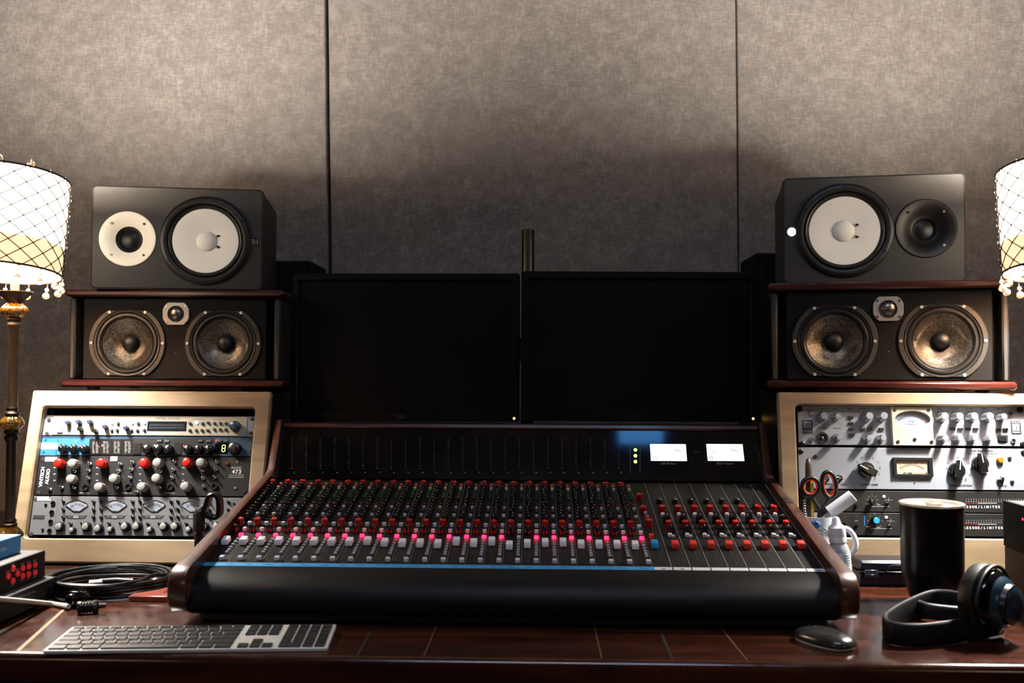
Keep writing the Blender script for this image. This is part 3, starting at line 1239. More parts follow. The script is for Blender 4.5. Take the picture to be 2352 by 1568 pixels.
class Panel:
    """One rack unit: an Empty, a front panel, controls placed on it."""

    def __init__(self, name, label, M, w, h, mat, zoom, cat='rack unit', depth=0.20, group=None, lip=0.0):
        self.M = M
        self.w, self.h = w, h
        self.t = thing(name, label, cat, M, group)
        self.zoom = zoom
        b = MB(mat)
        b.prism(rrect(-w / 2, 0.0006, w / 2, h - 0.0006, 0.0015, 3), -0.002, 0.002, bev=0.0006)
        self.face = b.build('front_panel', self.t)
        b = MB('device_black')
        b.box((0, 0.002 + depth / 2, h / 2), (w - 0.05, depth, h - 0.004))
        b.build('chassis', self.t)
        self.p = Print()
        self.ys = -0.002

    def at(self, zx, zy, off=0.0):
        px, py = self.zoom(zx, zy)
        q = PL(self.M, px, py, self.ys - off)
        return q.x, q.z

    def ctl(self, name, zx, zy, style, r, h, body, cap=None, line=None, ang=0, label=None):
        x, z = self.at(zx, zy, h)
        me = knob_mesh(style, r, h, body, cap or body, line)
        o = put(name, me, self.t, TR(x, self.ys, z) @ OUT @ RZ(ang))
        if label:
            o['label'] = label
        return o

    def many(self, name, pts, *a, **k_):
        for zx, zy in pts:
            self.ctl(name, zx, zy, *a, **k_)

    def plate(self, name, zx0, zy0, zx1, zy1, mat, th=0.0008, r=0.0005, bev=0.0002, parent=None):
        x0, z1 = self.at(zx0, zy0, th)
        x1, z0 = self.at(zx1, zy1, th)
        b = MB(mat)
        b.prism(rrect(x0, z0, x1, z1, r, 4), self.ys - th, self.ys + 0.0002, bev=bev)
        return b.build(name, parent or self.t)

    def txt(self, zx, zy, body, size, mat, off=0.0003, rot=0, **kw):
        x, z = self.at(zx, zy, off)
        self.p.text(TR(x, self.ys - off, z) @ OUT @ RZ(rot), body, size, mat, **kw)

    def bar(self, zx0, zy0, zx1, zy1, wd, mat, off=0.0003):
        x0, z0 = self.at(zx0, zy0, off)
        x1, z1 = self.at(zx1, zy1, off)
        self.p.line(TR(0, self.ys - off, 0) @ OUT, (x0, z0), (x1, z1), wd, mat)

    def dial(self, zx, zy, h, r0, r1, n, a0, a1, mat, wd=0.0005):
        """Tick marks fanned around a control whose cap shows at zx, zy."""
        x, z = self.at(zx, zy, h)
        for i in range(n):
            a = radians(a0 + (a1 - a0) * i / (n - 1))
            self.p.line(TR(x, self.ys - 0.0003, z) @ OUT, (r0 * sin(a), r0 * cos(a)), (r1 * sin(a), r1 * cos(a)), wd, mat)

    def numbers(self, zx, zy, h, r, items, a0, a1, size, mat):
        x, z = self.at(zx, zy, h)
        for i, s in enumerate(items):
            a = radians(a0 + (a1 - a0) * i / (len(items) - 1))
            self.p.text(TR(x + r * sin(a), self.ys - 0.0003, z + r * cos(a)) @ OUT @ RZ(-(a0 + (a1 - a0) * i / (len(items) - 1)) * 0.75), s, size, mat)

    def done(self):
        self.p.build('panel_lettering', self.t)


def rack_case(name, label, M, W, L, hole, back_y):
    """Maple-fronted rack: M is the lower middle of its front face, leaning back."""
    t = thing(name, label, 'rack', M)
    x0, z0, x1, z1 = hole
    b = MB('maple')
    b.ring(rrect(-W / 2, 0, W / 2, L, 0.004, 4), rrect(x0, z0, x1, z1, 0.010, 4), 0.0, 0.0162, bev=0.003)
    b.build('front_frame', t)
    I = M.inverted()
    wy, wz = M.translation.y, M.translation.z
    top = M @ Vector((0, 0.0285, L))
    bot = M @ Vector((0, 0.0285, 0))
    cx = M.translation.x

    def loc(x, y, z):
        return tuple(I @ Vector((cx + x, y, z)))

    def slab(bb, poly, xa, xb):
        bb.loft([[loc(xa, y, z) for y, z in poly], [loc(xb, y, z) for y, z in poly]])
    b = MB('black_paint')
    W2 = W
    W = W - 0.050
    side = [(bot.y, bot.z), (back_y, wz), (back_y, top.z), (top.y, top.z)]
    side[0] = (bot.y, max(bot.z, wz))
    slab(b, side, -W / 2, -W / 2 + 0.016)
    slab(b, side, W / 2 - 0.016, W / 2)
    slab(b, [(top.y, top.z - 0.016), (back_y, top.z - 0.016), (back_y, top.z), (top.y, top.z)], -W / 2 + 0.016, W / 2 - 0.016)
    slab(b, [(bot.y + 0.004, wz), (back_y, wz), (back_y, wz + 0.016), (bot.y + 0.008, wz + 0.016)], -W / 2 + 0.016, W / 2 - 0.016)
    slab(b, [(back_y - 0.012, wz), (back_y, wz), (back_y, top.z), (back_y - 0.012, top.z)], -W / 2 + 0.016, W / 2 - 0.016)
    b.build('case_body', t)
    return t


def zoomL(zx, zy):
    return zx / 3.5636, 880 + zy / 3.5636


def zoomR(zx, zy):
    return 1770 + zx / 3.409, 880 + zy / 3.409


# ---- left rack
a_ = WY(17, 1306, 2.10)
WL = 0.535
ML = TR(a_.x + WL / 2, 2.10, DESK + 0.0068) @ RX(-14)
LL = (RACK_TOP - DESK - 0.0068) / cos(radians(14))
o0, o1 = PL(ML, 56, 1235, 0.0), PL(ML, 586, 936, 0.0)
o2 = PL(ML, 94, 937, 0.0)
hole = ((o2.x + o0.x) / 2, o0.z, o1.x, o1.z)
rack_case('gear_rack', 'left pale wooden rack leaning back, full of dark and grey audio units', ML, WL, LL, hole, 2.66)
REC = 0.022


def unit_frame(Mf, pxl, pxr, pyt, pyb, pxm):
    """Frame of a unit whose face runs between two heights of the photograph."""
    pt, pb = PL(Mf, pxm, pyt, REC), PL(Mf, pxm, pyb, REC)
    xl, xr = PL(Mf, pxl, pyt, REC).x, PL(Mf, pxr, pyt, REC).x
    return Mf @ TR((xl + xr) / 2, REC, pb.z), xr - xl, pt.z - pb.z


# 1: pale control unit with a small display
Mu, w, h = unit_frame(ML, 100, 586, 954.5, 1002, 343)
U = Panel('rack_unit', 'slim cream monitor controller, topmost unit in the left pale rack', Mu, w, h, 'panel_silver', zoomL, group='units in the left rack')
U.plate('cream_plate', 438, 268, 2012, 430, 'panel_cream', 0.0012, 0.004)
U.ys -= 0.0012
U.many('ear_slot', [(400, 298), (383, 412), (2065, 293), (2055, 408)], 'dot', 0.0042, 0.0006, 'void_black')
U.many('navy_knob', [(545, 318), (632, 312), (725, 312), (850, 352), (1022, 362)], 'round', 0.0052, 0.013, 'knob_navy', line='ink_light_grey')
U.many('black_knob', [(645, 370), (765, 385)], 'round', 0.0050, 0.014, 'knob_black', 'dark_steel')
U.many('lit_button', [(912, 322), (1078, 320), (1180, 320), (1605, 320)], 'dot', 0.0042, 0.003, 'led_blue')
U.many('small_button', [(960, 325), (908, 382), (953, 380), (1125, 325), (1070, 382), (1118, 382), (1175, 380), (1550, 325), (1548, 382), (1652, 325), (1698, 320),
       (1600, 382), (1648, 382), (1695, 382), (1752, 325), (1800, 325), (1845, 325), (1750, 375), (1797, 375), (1843, 375)], 'dot', 0.0033, 0.0045, 'button_dark')
U.ctl('volume_knob', 1915, 345, 'fluted', 0.0112, 0.015, 'knob_navy', 'shell_blue', 'ink_light_grey', 20)
dsp = U.plate('display', 1210, 310, 1520, 390, 'display_dark', 0.001)
for r in range(2):
    for q in range(30):
        U.bar(1228 + q * 9.3, 335 + r * 22, 1228 + q * 9.3, 348 + r * 22, 0.0009, 'ink_grey', 0.0012)
U.plate('square_button', 468, 358, 508, 402, 'paper_white', 0.003)
U.txt(1370, 290, 'CENTRAL STATION', 0.0052, 'ink_black', thick=0.0001, spacing=1.25)
for q in range(5):
    U.bar(560 + q * 10, 365, 560 + q * 10, 400, 0.0007, 'ink_grey')
for (x0, x1, y) in ((890, 990, 298), (1050, 1150, 298), (1580, 1680, 295), (1745, 1850, 295), (1650, 1930, 272)):
    U.bar(x0, y, x1, y, 0.0008, 'ink_grey')
U.done()

# 2: blue effects unit with a green digit
Mu, w, h = unit_frame(ML, 98, 583, 1002.5, 1047, 340)
U = Panel('rack_unit', 'dark blue effects unit with a green digit, second from the top in the left rack', Mu, w, h, 'panel_blue', zoomL, group='units in the left rack')
U.plate('bright_ear', 345, 450, 462, 590, 'panel_blue_light', 0.0006)
U.plate('blue_field', 470, 450, 722, 588, 'panel_blue_light', 0.0006)
U.plate('tape_label', 338, 486, 470, 540, 'paper_white', 0.0012, 0.0003)
for i in range(4):
    x = 735 + i * 88
    U.plate('list_panel', x, 455, x + 82, 584, 'black_plastic', 0.0008)
    for r in range(10):
        for c_ in range(2):
            rnd = random.uniform(8, 24)
            U.bar(x + 22 + c_ * 28, 478 + r * 10, x + 22 + c_ * 28 + rnd, 478 + r * 10, 0.0011, 'ink_light_grey', 0.001)
U.plate('control_field', 1095, 447, 1422, 590, 'panel_charcoal', 0.0006)
U.plate('control_field', 1432, 447, 1742, 590, 'panel_charcoal', 0.0006)
U.many('black_knob', [(505, 530), (590, 532), (678, 535), (1195, 535), (1287, 535), (1370, 538), (1530, 538), (1617, 538), (1702, 538)], 'fluted', 0.0098, 0.014, 'knob_black', 'knob_black', 'ink_white', ang=40)
U.many('selector_key', [(1305, 470), (1365, 473), (1640, 470), (1708, 472), (1795, 470), (1845, 470)], 'key', 0.0055, 0.003, 'button_dark')
for x in (1125, 1455):
    o = U.plate('rocker_strip', x - 26, 488, x + 26, 580, 'black_plastic', 0.002)
U.plate('digit_window', 1762, 490, 1860, 575, 'black_gloss', 0.001)
x, z = U.at(1830, 532, 0.0012)
b = MB('led_seven')
for (sx, sz, hx, hz) in ((0, 0.0072, 1, 0), (0, 0, 1, 0), (0, -0.0072, 1, 0), (-0.0034, 0.0036, 0, 1), (0.0034, 0.0036, 0, 1), (-0.0034, -0.0036, 0, 1), (0.0034, -0.0036, 0, 1)):
    b.box((x + sx, U.ys - 0.0012, z + sz), (0.0052 if hx else 0.0015, 0.0004, 0.0015 if hx else 0.0056))
o = b.build('digit_light', U.t)
o['label'] = 'glowing green figure 8'
U.ctl('data_wheel', 1912, 530, 'round', 0.0142, 0.012, 'knob_black', 'black_plastic')
U.many('status_light', [(617, 475), (1265, 508), (1355, 468), (836, 508)], 'dot', 0.0016, 0.0012, 'led_green')
U.many('red_light', [(652, 512), (808, 520), (1503, 512), (1768, 470)], 'dot', 0.0016, 0.0012, 'led_red')
U.many('ear_slot', [(375, 465), (358, 566), (2050, 462), (2043, 562)], 'dot', 0.004, 0.0006, 'void_black')
U.done()

# 3: charcoal four-channel unit
Mu, w, h = unit_frame(ML, 92, 579, 1047.5, 1139, 336)
U = Panel('rack_unit', 'charcoal four-channel preamplifier with red and grey knobs, third down in the left rack', Mu, w, h, 'panel_charcoal', zoomL, group='units in the left rack')
U.plate('tape_label', 370, 602, 462, 640, 'paper_white', 0.0008, 0.0003)
U.plate('white_tag', 905, 598, 958, 636, 'paper_white', 0.0008, 0.0003)
U.many('red_knob', [(468, 650), (816, 648), (1168, 648), (1521, 645)], 'fluted', 0.0098, 0.022, 'knob_red', 'knob_red')
U.many('grey_knob', [(585, 652), (1281, 646), (1636, 646), (572, 780), (922, 776), (1272, 774), (801, 846), (1151, 844), (1508, 840)], 'fluted', 0.0100, 0.021, 'knob_grey', 'knob_grey')
U.many('toggle_switch', [(720, 655), (710, 715), (708, 775), (1070, 645), (1060, 705), (1050, 772), (1415, 640), (1405, 705), (1395, 770), (1765, 640), (1755, 702),
       (1745, 765), (595, 715), (590, 852), (970, 660), (957, 715), (942, 850), (1300, 715), (1292, 850), (1645, 710), (1650, 775), (1655, 842), (487, 850), (390, 865), (1105, 890)],
       'toggle', 0.0042, 0.013, 'steel')
U.many('jack_socket', [(695, 852), (1045, 846), (1390, 846), (1750, 840)], 'jack', 0.0070, 0.004, 'dark_steel')
for x in (467, 815, 1167, 1520):
    for dy in (0, 1, 2):
        U.bar(x - 30, 690 + dy * 52, x - 12, 690 + dy * 52, 0.0022, 'ink_light_grey')
    U.bar(x + 180, 897, x + 262, 897, 0.0016, 'ink_light_grey')
for cx, cy in ((585, 652), (1281, 646), (1636, 646), (572, 780), (922, 776), (1272, 774), (801, 846), (1151, 844), (1508, 840), (468, 650), (816, 648), (1168, 648), (1521, 645)):
    U.dial(cx, cy, 0.021, 0.0115, 0.0132, 9, -140, 140, 'ink_light_grey', 0.0008)
U.txt(343, 765, 'VINTECH', 0.0105, 'ink_white', rot=90, thick=0.0004)
U.txt(390, 762, 'AUDIO', 0.0105, 'ink_white', rot=90, thick=0.0004)
U.txt(1937, 692, 'MODEL', 0.0062, 'ink_light_grey', thick=0.0002, spacing=1.25)
U.txt(1937, 725, '473', 0.0125, 'ink_white', thick=0.0004, spacing=1.15)
U.txt(1935, 752, 'CLASS A ALL DISCRETE', 0.0032, 'ink_light_grey', thick=0.0001)
U.txt(1935, 769, 'MICROPHONE PREAMP', 0.0032, 'ink_light_grey', thick=0.0001)
U.many('panel_screw', [(1940, 642), (1922, 856)], 'nut', 0.0036, 0.002, 'steel')
U.ctl('pilot_lamp', 1858, 655, 'dot', 0.0042, 0.003, 'knob_dark_red')
U.many('ear_slot', [(350, 624), (312, 895), (2022, 626), (2003, 885)], 'dot', 0.0045, 0.0012, 'void_black')
U.done()

# 4: grey four-meter unit
Mu, w, h = unit_frame(ML, 79, 573, 1140.5, 1231, 328)
U = Panel('rack_unit', 'grey unit with four diamond-shaped needle meters, lowest in the left rack', Mu, w, h, 'panel_grey', zoomL, depth=0.12, group='units in the left rack')
U.plate('tape_label', 305, 930, 412, 962, 'paper_white', 0.0008, 0.0003)
for i, cx in enumerate((630, 946, 1261, 1576)):
    pts = [(cx - 92, 990), (cx - 78, 975), (cx - 15, 952), (cx + 15, 952), (cx + 78, 975), (cx + 92, 990), (cx + 92, 1003), (cx + 25, 1050), (cx - 25, 1050), (cx - 92, 1003)]
    poly = [U.at(x_, y_) for x_, y_ in pts]
    b = MB('chrome')
    b.ring(poly, inset(poly, 0.0016), U.ys - 0.002, U.ys + 0.0002, bev=0.0004)
    fr = b.build('meter_window', U.t)
    b = MB('meter_pale')
    b.prism(inset(poly, 0.0014), U.ys - 0.0006, U.ys + 0.0002)
    b.build('meter_face', fr)
    px_, pz_ = U.at(cx, 1062)
    p = Print()
    P0 = TR(px_, U.ys - 0.0009, pz_) @ OUT
    for q in range(11):
        a = radians(-58 + q * 11.6)
        r0, r1 = 0.0165, 0.0215
        p.line(P0, (r0 * sin(a), r0 * cos(a)), (r1 * sin(a), r1 * cos(a)), 0.0011 if q % 2 else 0.0016, 'ink_red' if q > 8 else 'ink_black')
    p.line(P0, (0, 0.003), (-0.017, 0.0185), 0.0005, 'ink_black')
    p.mb.m('ink_black').cyl(0.0016, 0, 0.0004, 10, M=P0 @ TR(0, 0.004, 0))
    p.build('needle_scale', fr)
    bp = [U.at(x_, y_) for x_, y_ in ((cx - 100, 1082), (cx + 82, 1082), (cx + 60, 1106), (cx - 78, 1106))]
    b = MB('ink_black')
    b.prism(bp, U.ys - 0.0006, U.ys + 0.0002)
    ov = b.build('channel_plate', U.t)
    b = MB('panel_silver')
    ox, oz = U.at(cx - 8, 1094)
    b.prism([(ox + 0.0065 * cos(a), oz + 0.003 * sin(a)) for a in [2 * pi * j / 24 for j in range(24)]], U.ys - 0.001, U.ys)
    b.build('channel_oval', ov)
    U.txt(cx - 8, 1094, str(i + 1), 0.0048, 'ink_black', 0.0012)
    U.txt(cx - 60, 1094, 'MIC', 0.0032, 'ink_light_grey', 0.0008)
    U.txt(cx + 42, 1094, 'COMP', 0.0032, 'ink_light_grey', 0.0008)
U.many('gain_knob', [(472, 1172), (692, 1172), (790, 1188), (1012, 1170), (1106, 1170), (1330, 1170), (1422, 1170), (1660, 1172), (1766, 1170)], 'step', 0.0085, 0.015, 'knob_black', 'knob_grey')
U.many('tone_knob', [(578, 1200), (892, 1196), (1217, 1198), (1536, 1196)], 'step', 0.0062, 0.013, 'knob_black', 'knob_grey')
U.many('toggle_switch', [(x_, y_) for x_, ys_ in ((502, (965, 1032, 1097)), (750, (968, 1035, 1097)), (812, (965, 1032, 1097)), (1070, (968, 1035, 1095)), (1130, (965, 1030, 1095)),
       (1386, (968, 1035, 1095)), (1442, (965, 1030, 1093)), (1700, (968, 1035, 1095)), (1858, (970, 1035, 1093))) for y_ in ys_], 'toggle', 0.0034, 0.012, 'dark_steel')
U.many('small_toggle', [(563, 1150), (655, 1150), (878, 1148), (972, 1150), (1195, 1150), (1290, 1150), (1512, 1150), (1605, 1150)], 'toggle', 0.0034, 0.012, 'dark_steel')
U.many('round_button', [(432, 980), (421, 1055), (412, 1132), (403, 1206)], 'jack', 0.0048, 0.003, 'knob_black')
U.many('dark_button', [(371, 993), (346, 1197), (1912, 985)], 'dot', 0.0030, 0.003, 'knob_black')
U.plate('model_plate', 272, 1078, 362, 1108, 'ink_black', 0.0008)
U.txt(317, 1093, '4-710', 0.0058, 'ink_grey', 0.001, spacing=1.2)
x, z = U.at(1940, 1080)
b = MB('ink_black')
b.prism([(x - 0.0095, z), (x, z - 0.0065), (x + 0.0095, z), (x, z + 0.0065)], U.ys - 0.0006, U.ys + 0.0002)
b.build('maker_diamond', U.t)
U.many('ear_slot', [(293, 950), (255, 1235), (1998, 950)], 'dot', 0.0042, 0.0008, 'void_black')
for xx in (470, 780, 1100, 1420, 1735):
    U.bar(xx + 4, 945, xx - 20, 1150, 0.0006, 'ink_grey')
U.done()

# ---- right rack
a_ = WY(1787, 897, 2.10)
WR = 0.592
MR = TR(a_.x + WR / 2, 2.05, DESK + 0.0036) @ RX(-7.8)
LR = (RACK_TOP + 0.0024 - DESK) / cos(radians(7.8))
o0, o1 = PL(MR, 1836, 1233, 0.0), PL(MR, 1829, 929, 0.0)
hx0 = (o0.x + o1.x) / 2
hole = (hx0, o0.z, hx0 + 0.497, o1.z)
rack_case('gear_rack', 'right pale wooden rack holding silver and black audio units', MR, WR, LR, hole, 2.60)

# 5: silver tube preamplifier with the square meter
Mu, w, h = unit_frame(MR, 1831, 2361, 932.5, 1023.5, 2097)
U = Panel('rack_unit', 'silver channel strip with large square meter plate, topmost in the right rack', Mu, w, h, 'panel_silver', zoomR, group='units in the right rack')
for pts, r, hh_, st in (([(420, 253), (776, 253), (890, 253), (1366, 255), (1483, 255), (1599, 255), (1719, 255)], 0.0088, 0.026, 'skirt'),
                        ([(530, 257), (1831, 258), (541, 420), (777, 427), (886, 426), (1372, 425), (1488, 426), (1604, 426), (1728, 425)], 0.0072, 0.024, 'skirt')):
    U.many('silver_knob', pts, st, r, hh_, 'knob_silver', 'panel_silver')
    for x, y in pts:
        U.dial(x - 14, y + 30, 0.0, r + 0.004, r + 0.006, 9, -140, 140, 'ink_grey', 0.0006)
U.many('black_key', [(628, 268), (632, 312), (635, 357), (637, 404), (722, 358), (780, 358), (868, 358), (1430, 358), (1488, 358), (1550, 358), (1607, 358), (1787, 360), (1842, 360)], 'key', 0.0052, 0.004, 'black_plastic')
U.ctl('jack_socket', 408, 428, 'jack', 0.0125, 0.003, 'black_plastic')
x, z = U.at(408, 426, 0.002)
b = MB('chrome')
b.sphere((x, U.ys - 0.001, z), 0.0034, 12, 8)
b.build('jack_tip', U.t)
U.many('hex_bolt', [(318, 235), (327, 440), (1880, 238), (1905, 447)], 'nut', 0.0058, 0.005, 'chrome')
U.plate('name_plate', 248, 288, 330, 392, 'ink_black', 0.001)
U.plate('name_plate', 259, 298, 318, 348, 'panel_silver', 0.0014, parent=None)
U.txt(287, 325, 'Vt', 0.0125, 'ink_black', 0.0018, shear=0.25)
U.txt(289, 374, '737sp', 0.0075, 'panel_silver', 0.0016, shear=0.25)
U.plate('name_plate', 1879, 294, 1964, 396, 'ink_black', 0.001)
U.plate('name_plate', 1890, 316, 1952, 372, 'panel_silver', 0.0014)
U.txt(1921, 305, 'AVALON', 0.0046, 'panel_silver', 0.0016, thick=0.0002)
U.txt(1924, 384, 'DESIGN', 0.0046, 'panel_silver', 0.0016, thick=0.0002)
x, z = U.at(1921, 344)
U.p.mb.m('ink_grey').ring(circle(0.0065, 28, x, z), circle(0.0061, 28, x, z), U.ys - 0.0018, U.ys - 0.0015)
U.p.mb.m('ink_black').prism([(x - 0.0008, z - 0.004), (x + 0.0008, z - 0.004), (x, z + 0.005)], U.ys - 0.0019, U.ys - 0.0015)
# raised meter plate with an oval window
th = 0.011
x0, z1 = U.at(946, 180, th)
x1, z0 = U.at(1280, 486, th)
cx, cz = U.at(1113, 282, th)
n = 48
ell = [(cx + 0.0365 * cos(2 * pi * (i + 0.5) / n), cz + 0.0185 * sin(2 * pi * (i + 0.5) / n) * (1.0 if i < n / 2 else 0.92)) for i in range(n)]
sqr = []
for ex, ez in ell:
    dx, dz = (ex - cx) / 0.0365, (ez - cz) / 0.0185
    tt = 1e9
    if dx > 0:
        tt = min(tt, (x1 - cx) / dx)
    if dx < 0:
        tt = min(tt, (x0 - cx) / dx)
    if dz > 0:
        tt = min(tt, (z1 - cz) / dz)
    if dz < 0:
        tt = min(tt, (z0 - cz) / dz)
    sqr.append((cx + dx * tt, cz + dz * tt))
for cr in ((x0, z0), (x1, z0), (x1, z1), (x0, z1)):
    j = min(range(n), key=lambda i: (sqr[i][0] - cr[0]) ** 2 + (sqr[i][1] - cr[1]) ** 2)
    sqr[j] = cr
b = MB('panel_cream')
L_ = [[(x_, U.ys + 0.0002, z_) for x_, z_ in sqr], [(x_, U.ys - th, z_) for x_, z_ in sqr], [(x_, U.ys - th, z_) for x_, z_ in ell], [(x_, U.ys - 0.003, z_) for x_, z_ in inset(ell, 0.0012)]]
b.loft(L_, False, False)
mp_ = b.build('meter_plate', U.t)
b = MB('meter_pale')
b.prism(inset(ell, 0.001), U.ys - 0.0032, U.ys - 0.0024)
b.build('meter_face', mp_)
p = Print()
P0 = TR(cx, U.ys - 0.0036, cz - 0.026) @ OUT
for q in range(21):
    a = radians(-44 + q * 4.4)
    r0, r1 = 0.0325, 0.0375 if q % 3 else 0.0395
    p.line(P0 @ Matrix.Diagonal((1.1, 1, 1, 1)), (r0 * sin(a), r0 * cos(a)), (r1 * sin(a), r1 * cos(a)), 0.0010, 'ink_red' if q > 18 else 'ink_black')
p.text(TR(cx, U.ys - 0.0036, cz - 0.004) @ OUT, 'VU', 0.0075, 'ink_grey', spacing=1.4)
p.text(TR(cx, U.ys - 0.0036, cz - 0.0095) @ OUT, 'ELECTRONICS', 0.0032, 'ink_grey')
p.build('needle_scale', mp_)
b = MB()
for zx, zy in ((972, 207), (1237, 207), (997, 458), (1260, 460), (1128, 440)):
    q = U.at(zx, zy, th)
    screws(b, [q], 0.0036, U.ys - th, 'dark_steel', 0.0012)
b.build('plate_screws', mp_)
U.plate('power_button', 1775, 404, 1862, 462, 'void_black', 0.0012, 0.003)
U.plate('power_button', 1784, 411, 1852, 455, 'black_plastic', 0.004, 0.003, 0.001)
for zx, s in ((405, 'GAIN'), (505, 'INPUT'), (620, 'MODE'), (740, 'THRESHOLD'), (858, 'COMPRESSION'), (1320, 'BASS'), (1440, 'LOW MID'), (1556, 'HIGH MID'), (1675, 'TREBLE'), (1790, 'OUTPUT')):
    U.txt(zx, 199, s, 0.0036, 'ink_grey', thick=0.00012)
    U.bar(zx - 10, 203, zx - 10, 222, 0.0005, 'ink_grey')
for zx, zy, s in ((400, 350, 'INPUT LEVEL'), (520, 352, 'HIGH PASS'), (720, 338, 'INPUT'), (756, 381, 'ATTACK'), (868, 381, 'RELEASE'), (770, 475, 'FAST    SLOW'), (880, 475, 'FAST    SLOW'), (1330, 308, '- dB +'), (1448, 308, '- dB +'), (1565, 308, '- dB +'), (1680, 308, '- dB +')):
    U.txt(zx, zy, s, 0.0032, 'ink_grey', thick=0.0001)
U.many('ear_screw', [(228, 200), (248, 473), (1955, 205), (1980, 475)], 'dot', 0.0062, 0.003, 'screw_dark')
U.done()

# 6: white leveling amplifier
Mu, w, h = unit_frame(MR, 1832, 2364, 1028, 1124.5, 2098)
U = Panel('rack_unit', 'white leveling amplifier with cream needle meter, second down in the right rack', Mu, w, h, 'panel_white', zoomR, group='units in the right rack')
U.ctl('pointer_knob', 770, 675, 'chicken', 0.0165, 0.020, 'knob_black', None, 'ink_white', 62)
U.ctl('pointer_knob', 1482, 682, 'chicken', 0.0165, 0.020, 'knob_black', None, 'ink_white', -8)
U.ctl('pointer_knob', 1668, 626, 'chicken', 0.0165, 0.020, 'knob_black', None, 'ink_white', 8)
nums = ['0', '10', '20', '30', '40', '50', '60', '70', '80', '90', '100']
for zx, zy in ((762, 665), (1473, 673)):
    U.numbers(zx, zy, 0.0, 0.0245, nums, -148, 148, 0.0052, 'ink_grey')
x0, z1 = U.at(957, 580, 0.006)
x1, z0 = U.at(1277, 732, 0.006)
b = MB('black_plastic')
b.ring(rrect(x0, z0, x1, z1, 0.001, 3), rrect(x0 + 0.0075, z0 + 0.0055, x1 - 0.0085, z1 - 0.0068, 0.0005, 3), U.ys - 0.006, U.ys + 0.0002, bev=0.0008)
fr = b.build('meter_bezel', U.t)
b = MB('meter_cream')
b.box(((x0 + x1) / 2, U.ys - 0.001, (z0 + z1) / 2), (x1 - x0 - 0.012, 0.002, z1 - z0 - 0.009))
b.build('meter_face', fr)
p = Print()
mx, mz = (x0 + x1) / 2, (z0 + z1) / 2
P0 = TR(mx, U.ys - 0.0024, mz - 0.036) @ OUT
for q in range(12):
    a = radians(-34 + q * 6)
    r0, r1 = 0.0405, 0.0455
    p.line(P0, (r0 * sin(a), r0 * cos(a)), (r1 * sin(a), r1 * cos(a)), 0.0007, 'ink_black')
for q in range(14):
    a0_, a1_ = radians(-36 + q * 3.2), radians(-36 + (q + 1) * 3.2)
    p.line(P0, (0.0405 * sin(a0_), 0.0405 * cos(a0_)), (0.0405 * sin(a1_), 0.0405 * cos(a1_)), 0.0006, 'ink_black')
for q in range(8):
    a0_, a1_ = radians(9 + q * 3.3), radians(9 + (q + 1) * 3.3)
    p.line(P0, (0.0400 * sin(a0_), 0.0400 * cos(a0_)), (0.0400 * sin(a1_), 0.0400 * cos(a1_)), 0.0013, 'ink_red')
p.line(P0, (-0.014, 0.024), (-0.027, 0.036), 0.0005, 'ink_grey')
for s, a in (('20', -33), ('10', -22), ('5', -8), ('0', 10), ('1', 18), ('2', 26), ('3', 33)):
    a = radians(a)
    p.text(P0 @ TR(0.048 * sin(a), 0.048 * cos(a), 0), s, 0.0035, 'ink_black')
p.text(TR(mx - 0.010, U.ys - 0.0024, mz - 0.0135) @ OUT, 'KLARK', 0.0062, 'ink_black', thick=0.0004)
p.text(TR(mx + 0.011, U.ys - 0.0024, mz - 0.0135) @ OUT, 'TEKNIK', 0.0058, 'ink_grey')
p.text(TR(mx + 0.0285, U.ys - 0.0024, mz - 0.0135) @ OUT, 'VU', 0.0062, 'ink_black', thick=0.0003)
p.build('needle_scale', fr)
U.txt(1122, 758, 'KT-2A LEVELING AMPLIFIER', 0.0052, 'ink_black', thick=0.0001)
U.txt(770, 794, 'OUTPUT GAIN', 0.0056, 'ink_black', thick=0.0002)
U.txt(1487, 802, 'PEAK REDUCTION', 0.0056, 'ink_black', thick=0.0002)
U.txt(1652, 531, 'GAIN REDUCTION', 0.0056, 'ink_black', thick=0.0002)
U.txt(1585, 552, 'OUTPUT +10', 0.0040, 'ink_grey', thick=0.0001)
U.txt(1735, 552, 'OUTPUT +4', 0.0040, 'ink_grey', thick=0.0001)
U.txt(1670, 712, 'METER', 0.0046, 'ink_black', thick=0.0002)
U.txt(1818, 805, 'POWER', 0.0050, 'ink_grey', thick=0.0001)
U.txt(440, 790, 'COMPRESS', 0.0048, 'ink_black', thick=0.0001)
U.txt(570, 792, 'LIMIT', 0.0048, 'ink_black', thick=0.0001)
U.many('rubber_plug', [(352, 573), (1875, 587), (1895, 773)], 'dot', 0.0040, 0.003, 'rubber_black')
U.ctl('tiny_screw', 1126, 781, 'dot', 0.0015, 0.001, 'ink_black')
U.ctl('pilot_jewel', 1805, 600, 'dot', 0.0072, 0.007, 'jewel_amber', label='amber jewel lamp')
U.many('toggle_switch', [(1823, 757), (448, 745), (553, 742)], 'toggle', 0.0075, 0.016, 'chrome')
U.many('ear_screw', [(236, 532), (1985, 540)], 'dot', 0.0058, 0.003, 'screw_dark')
U.done()

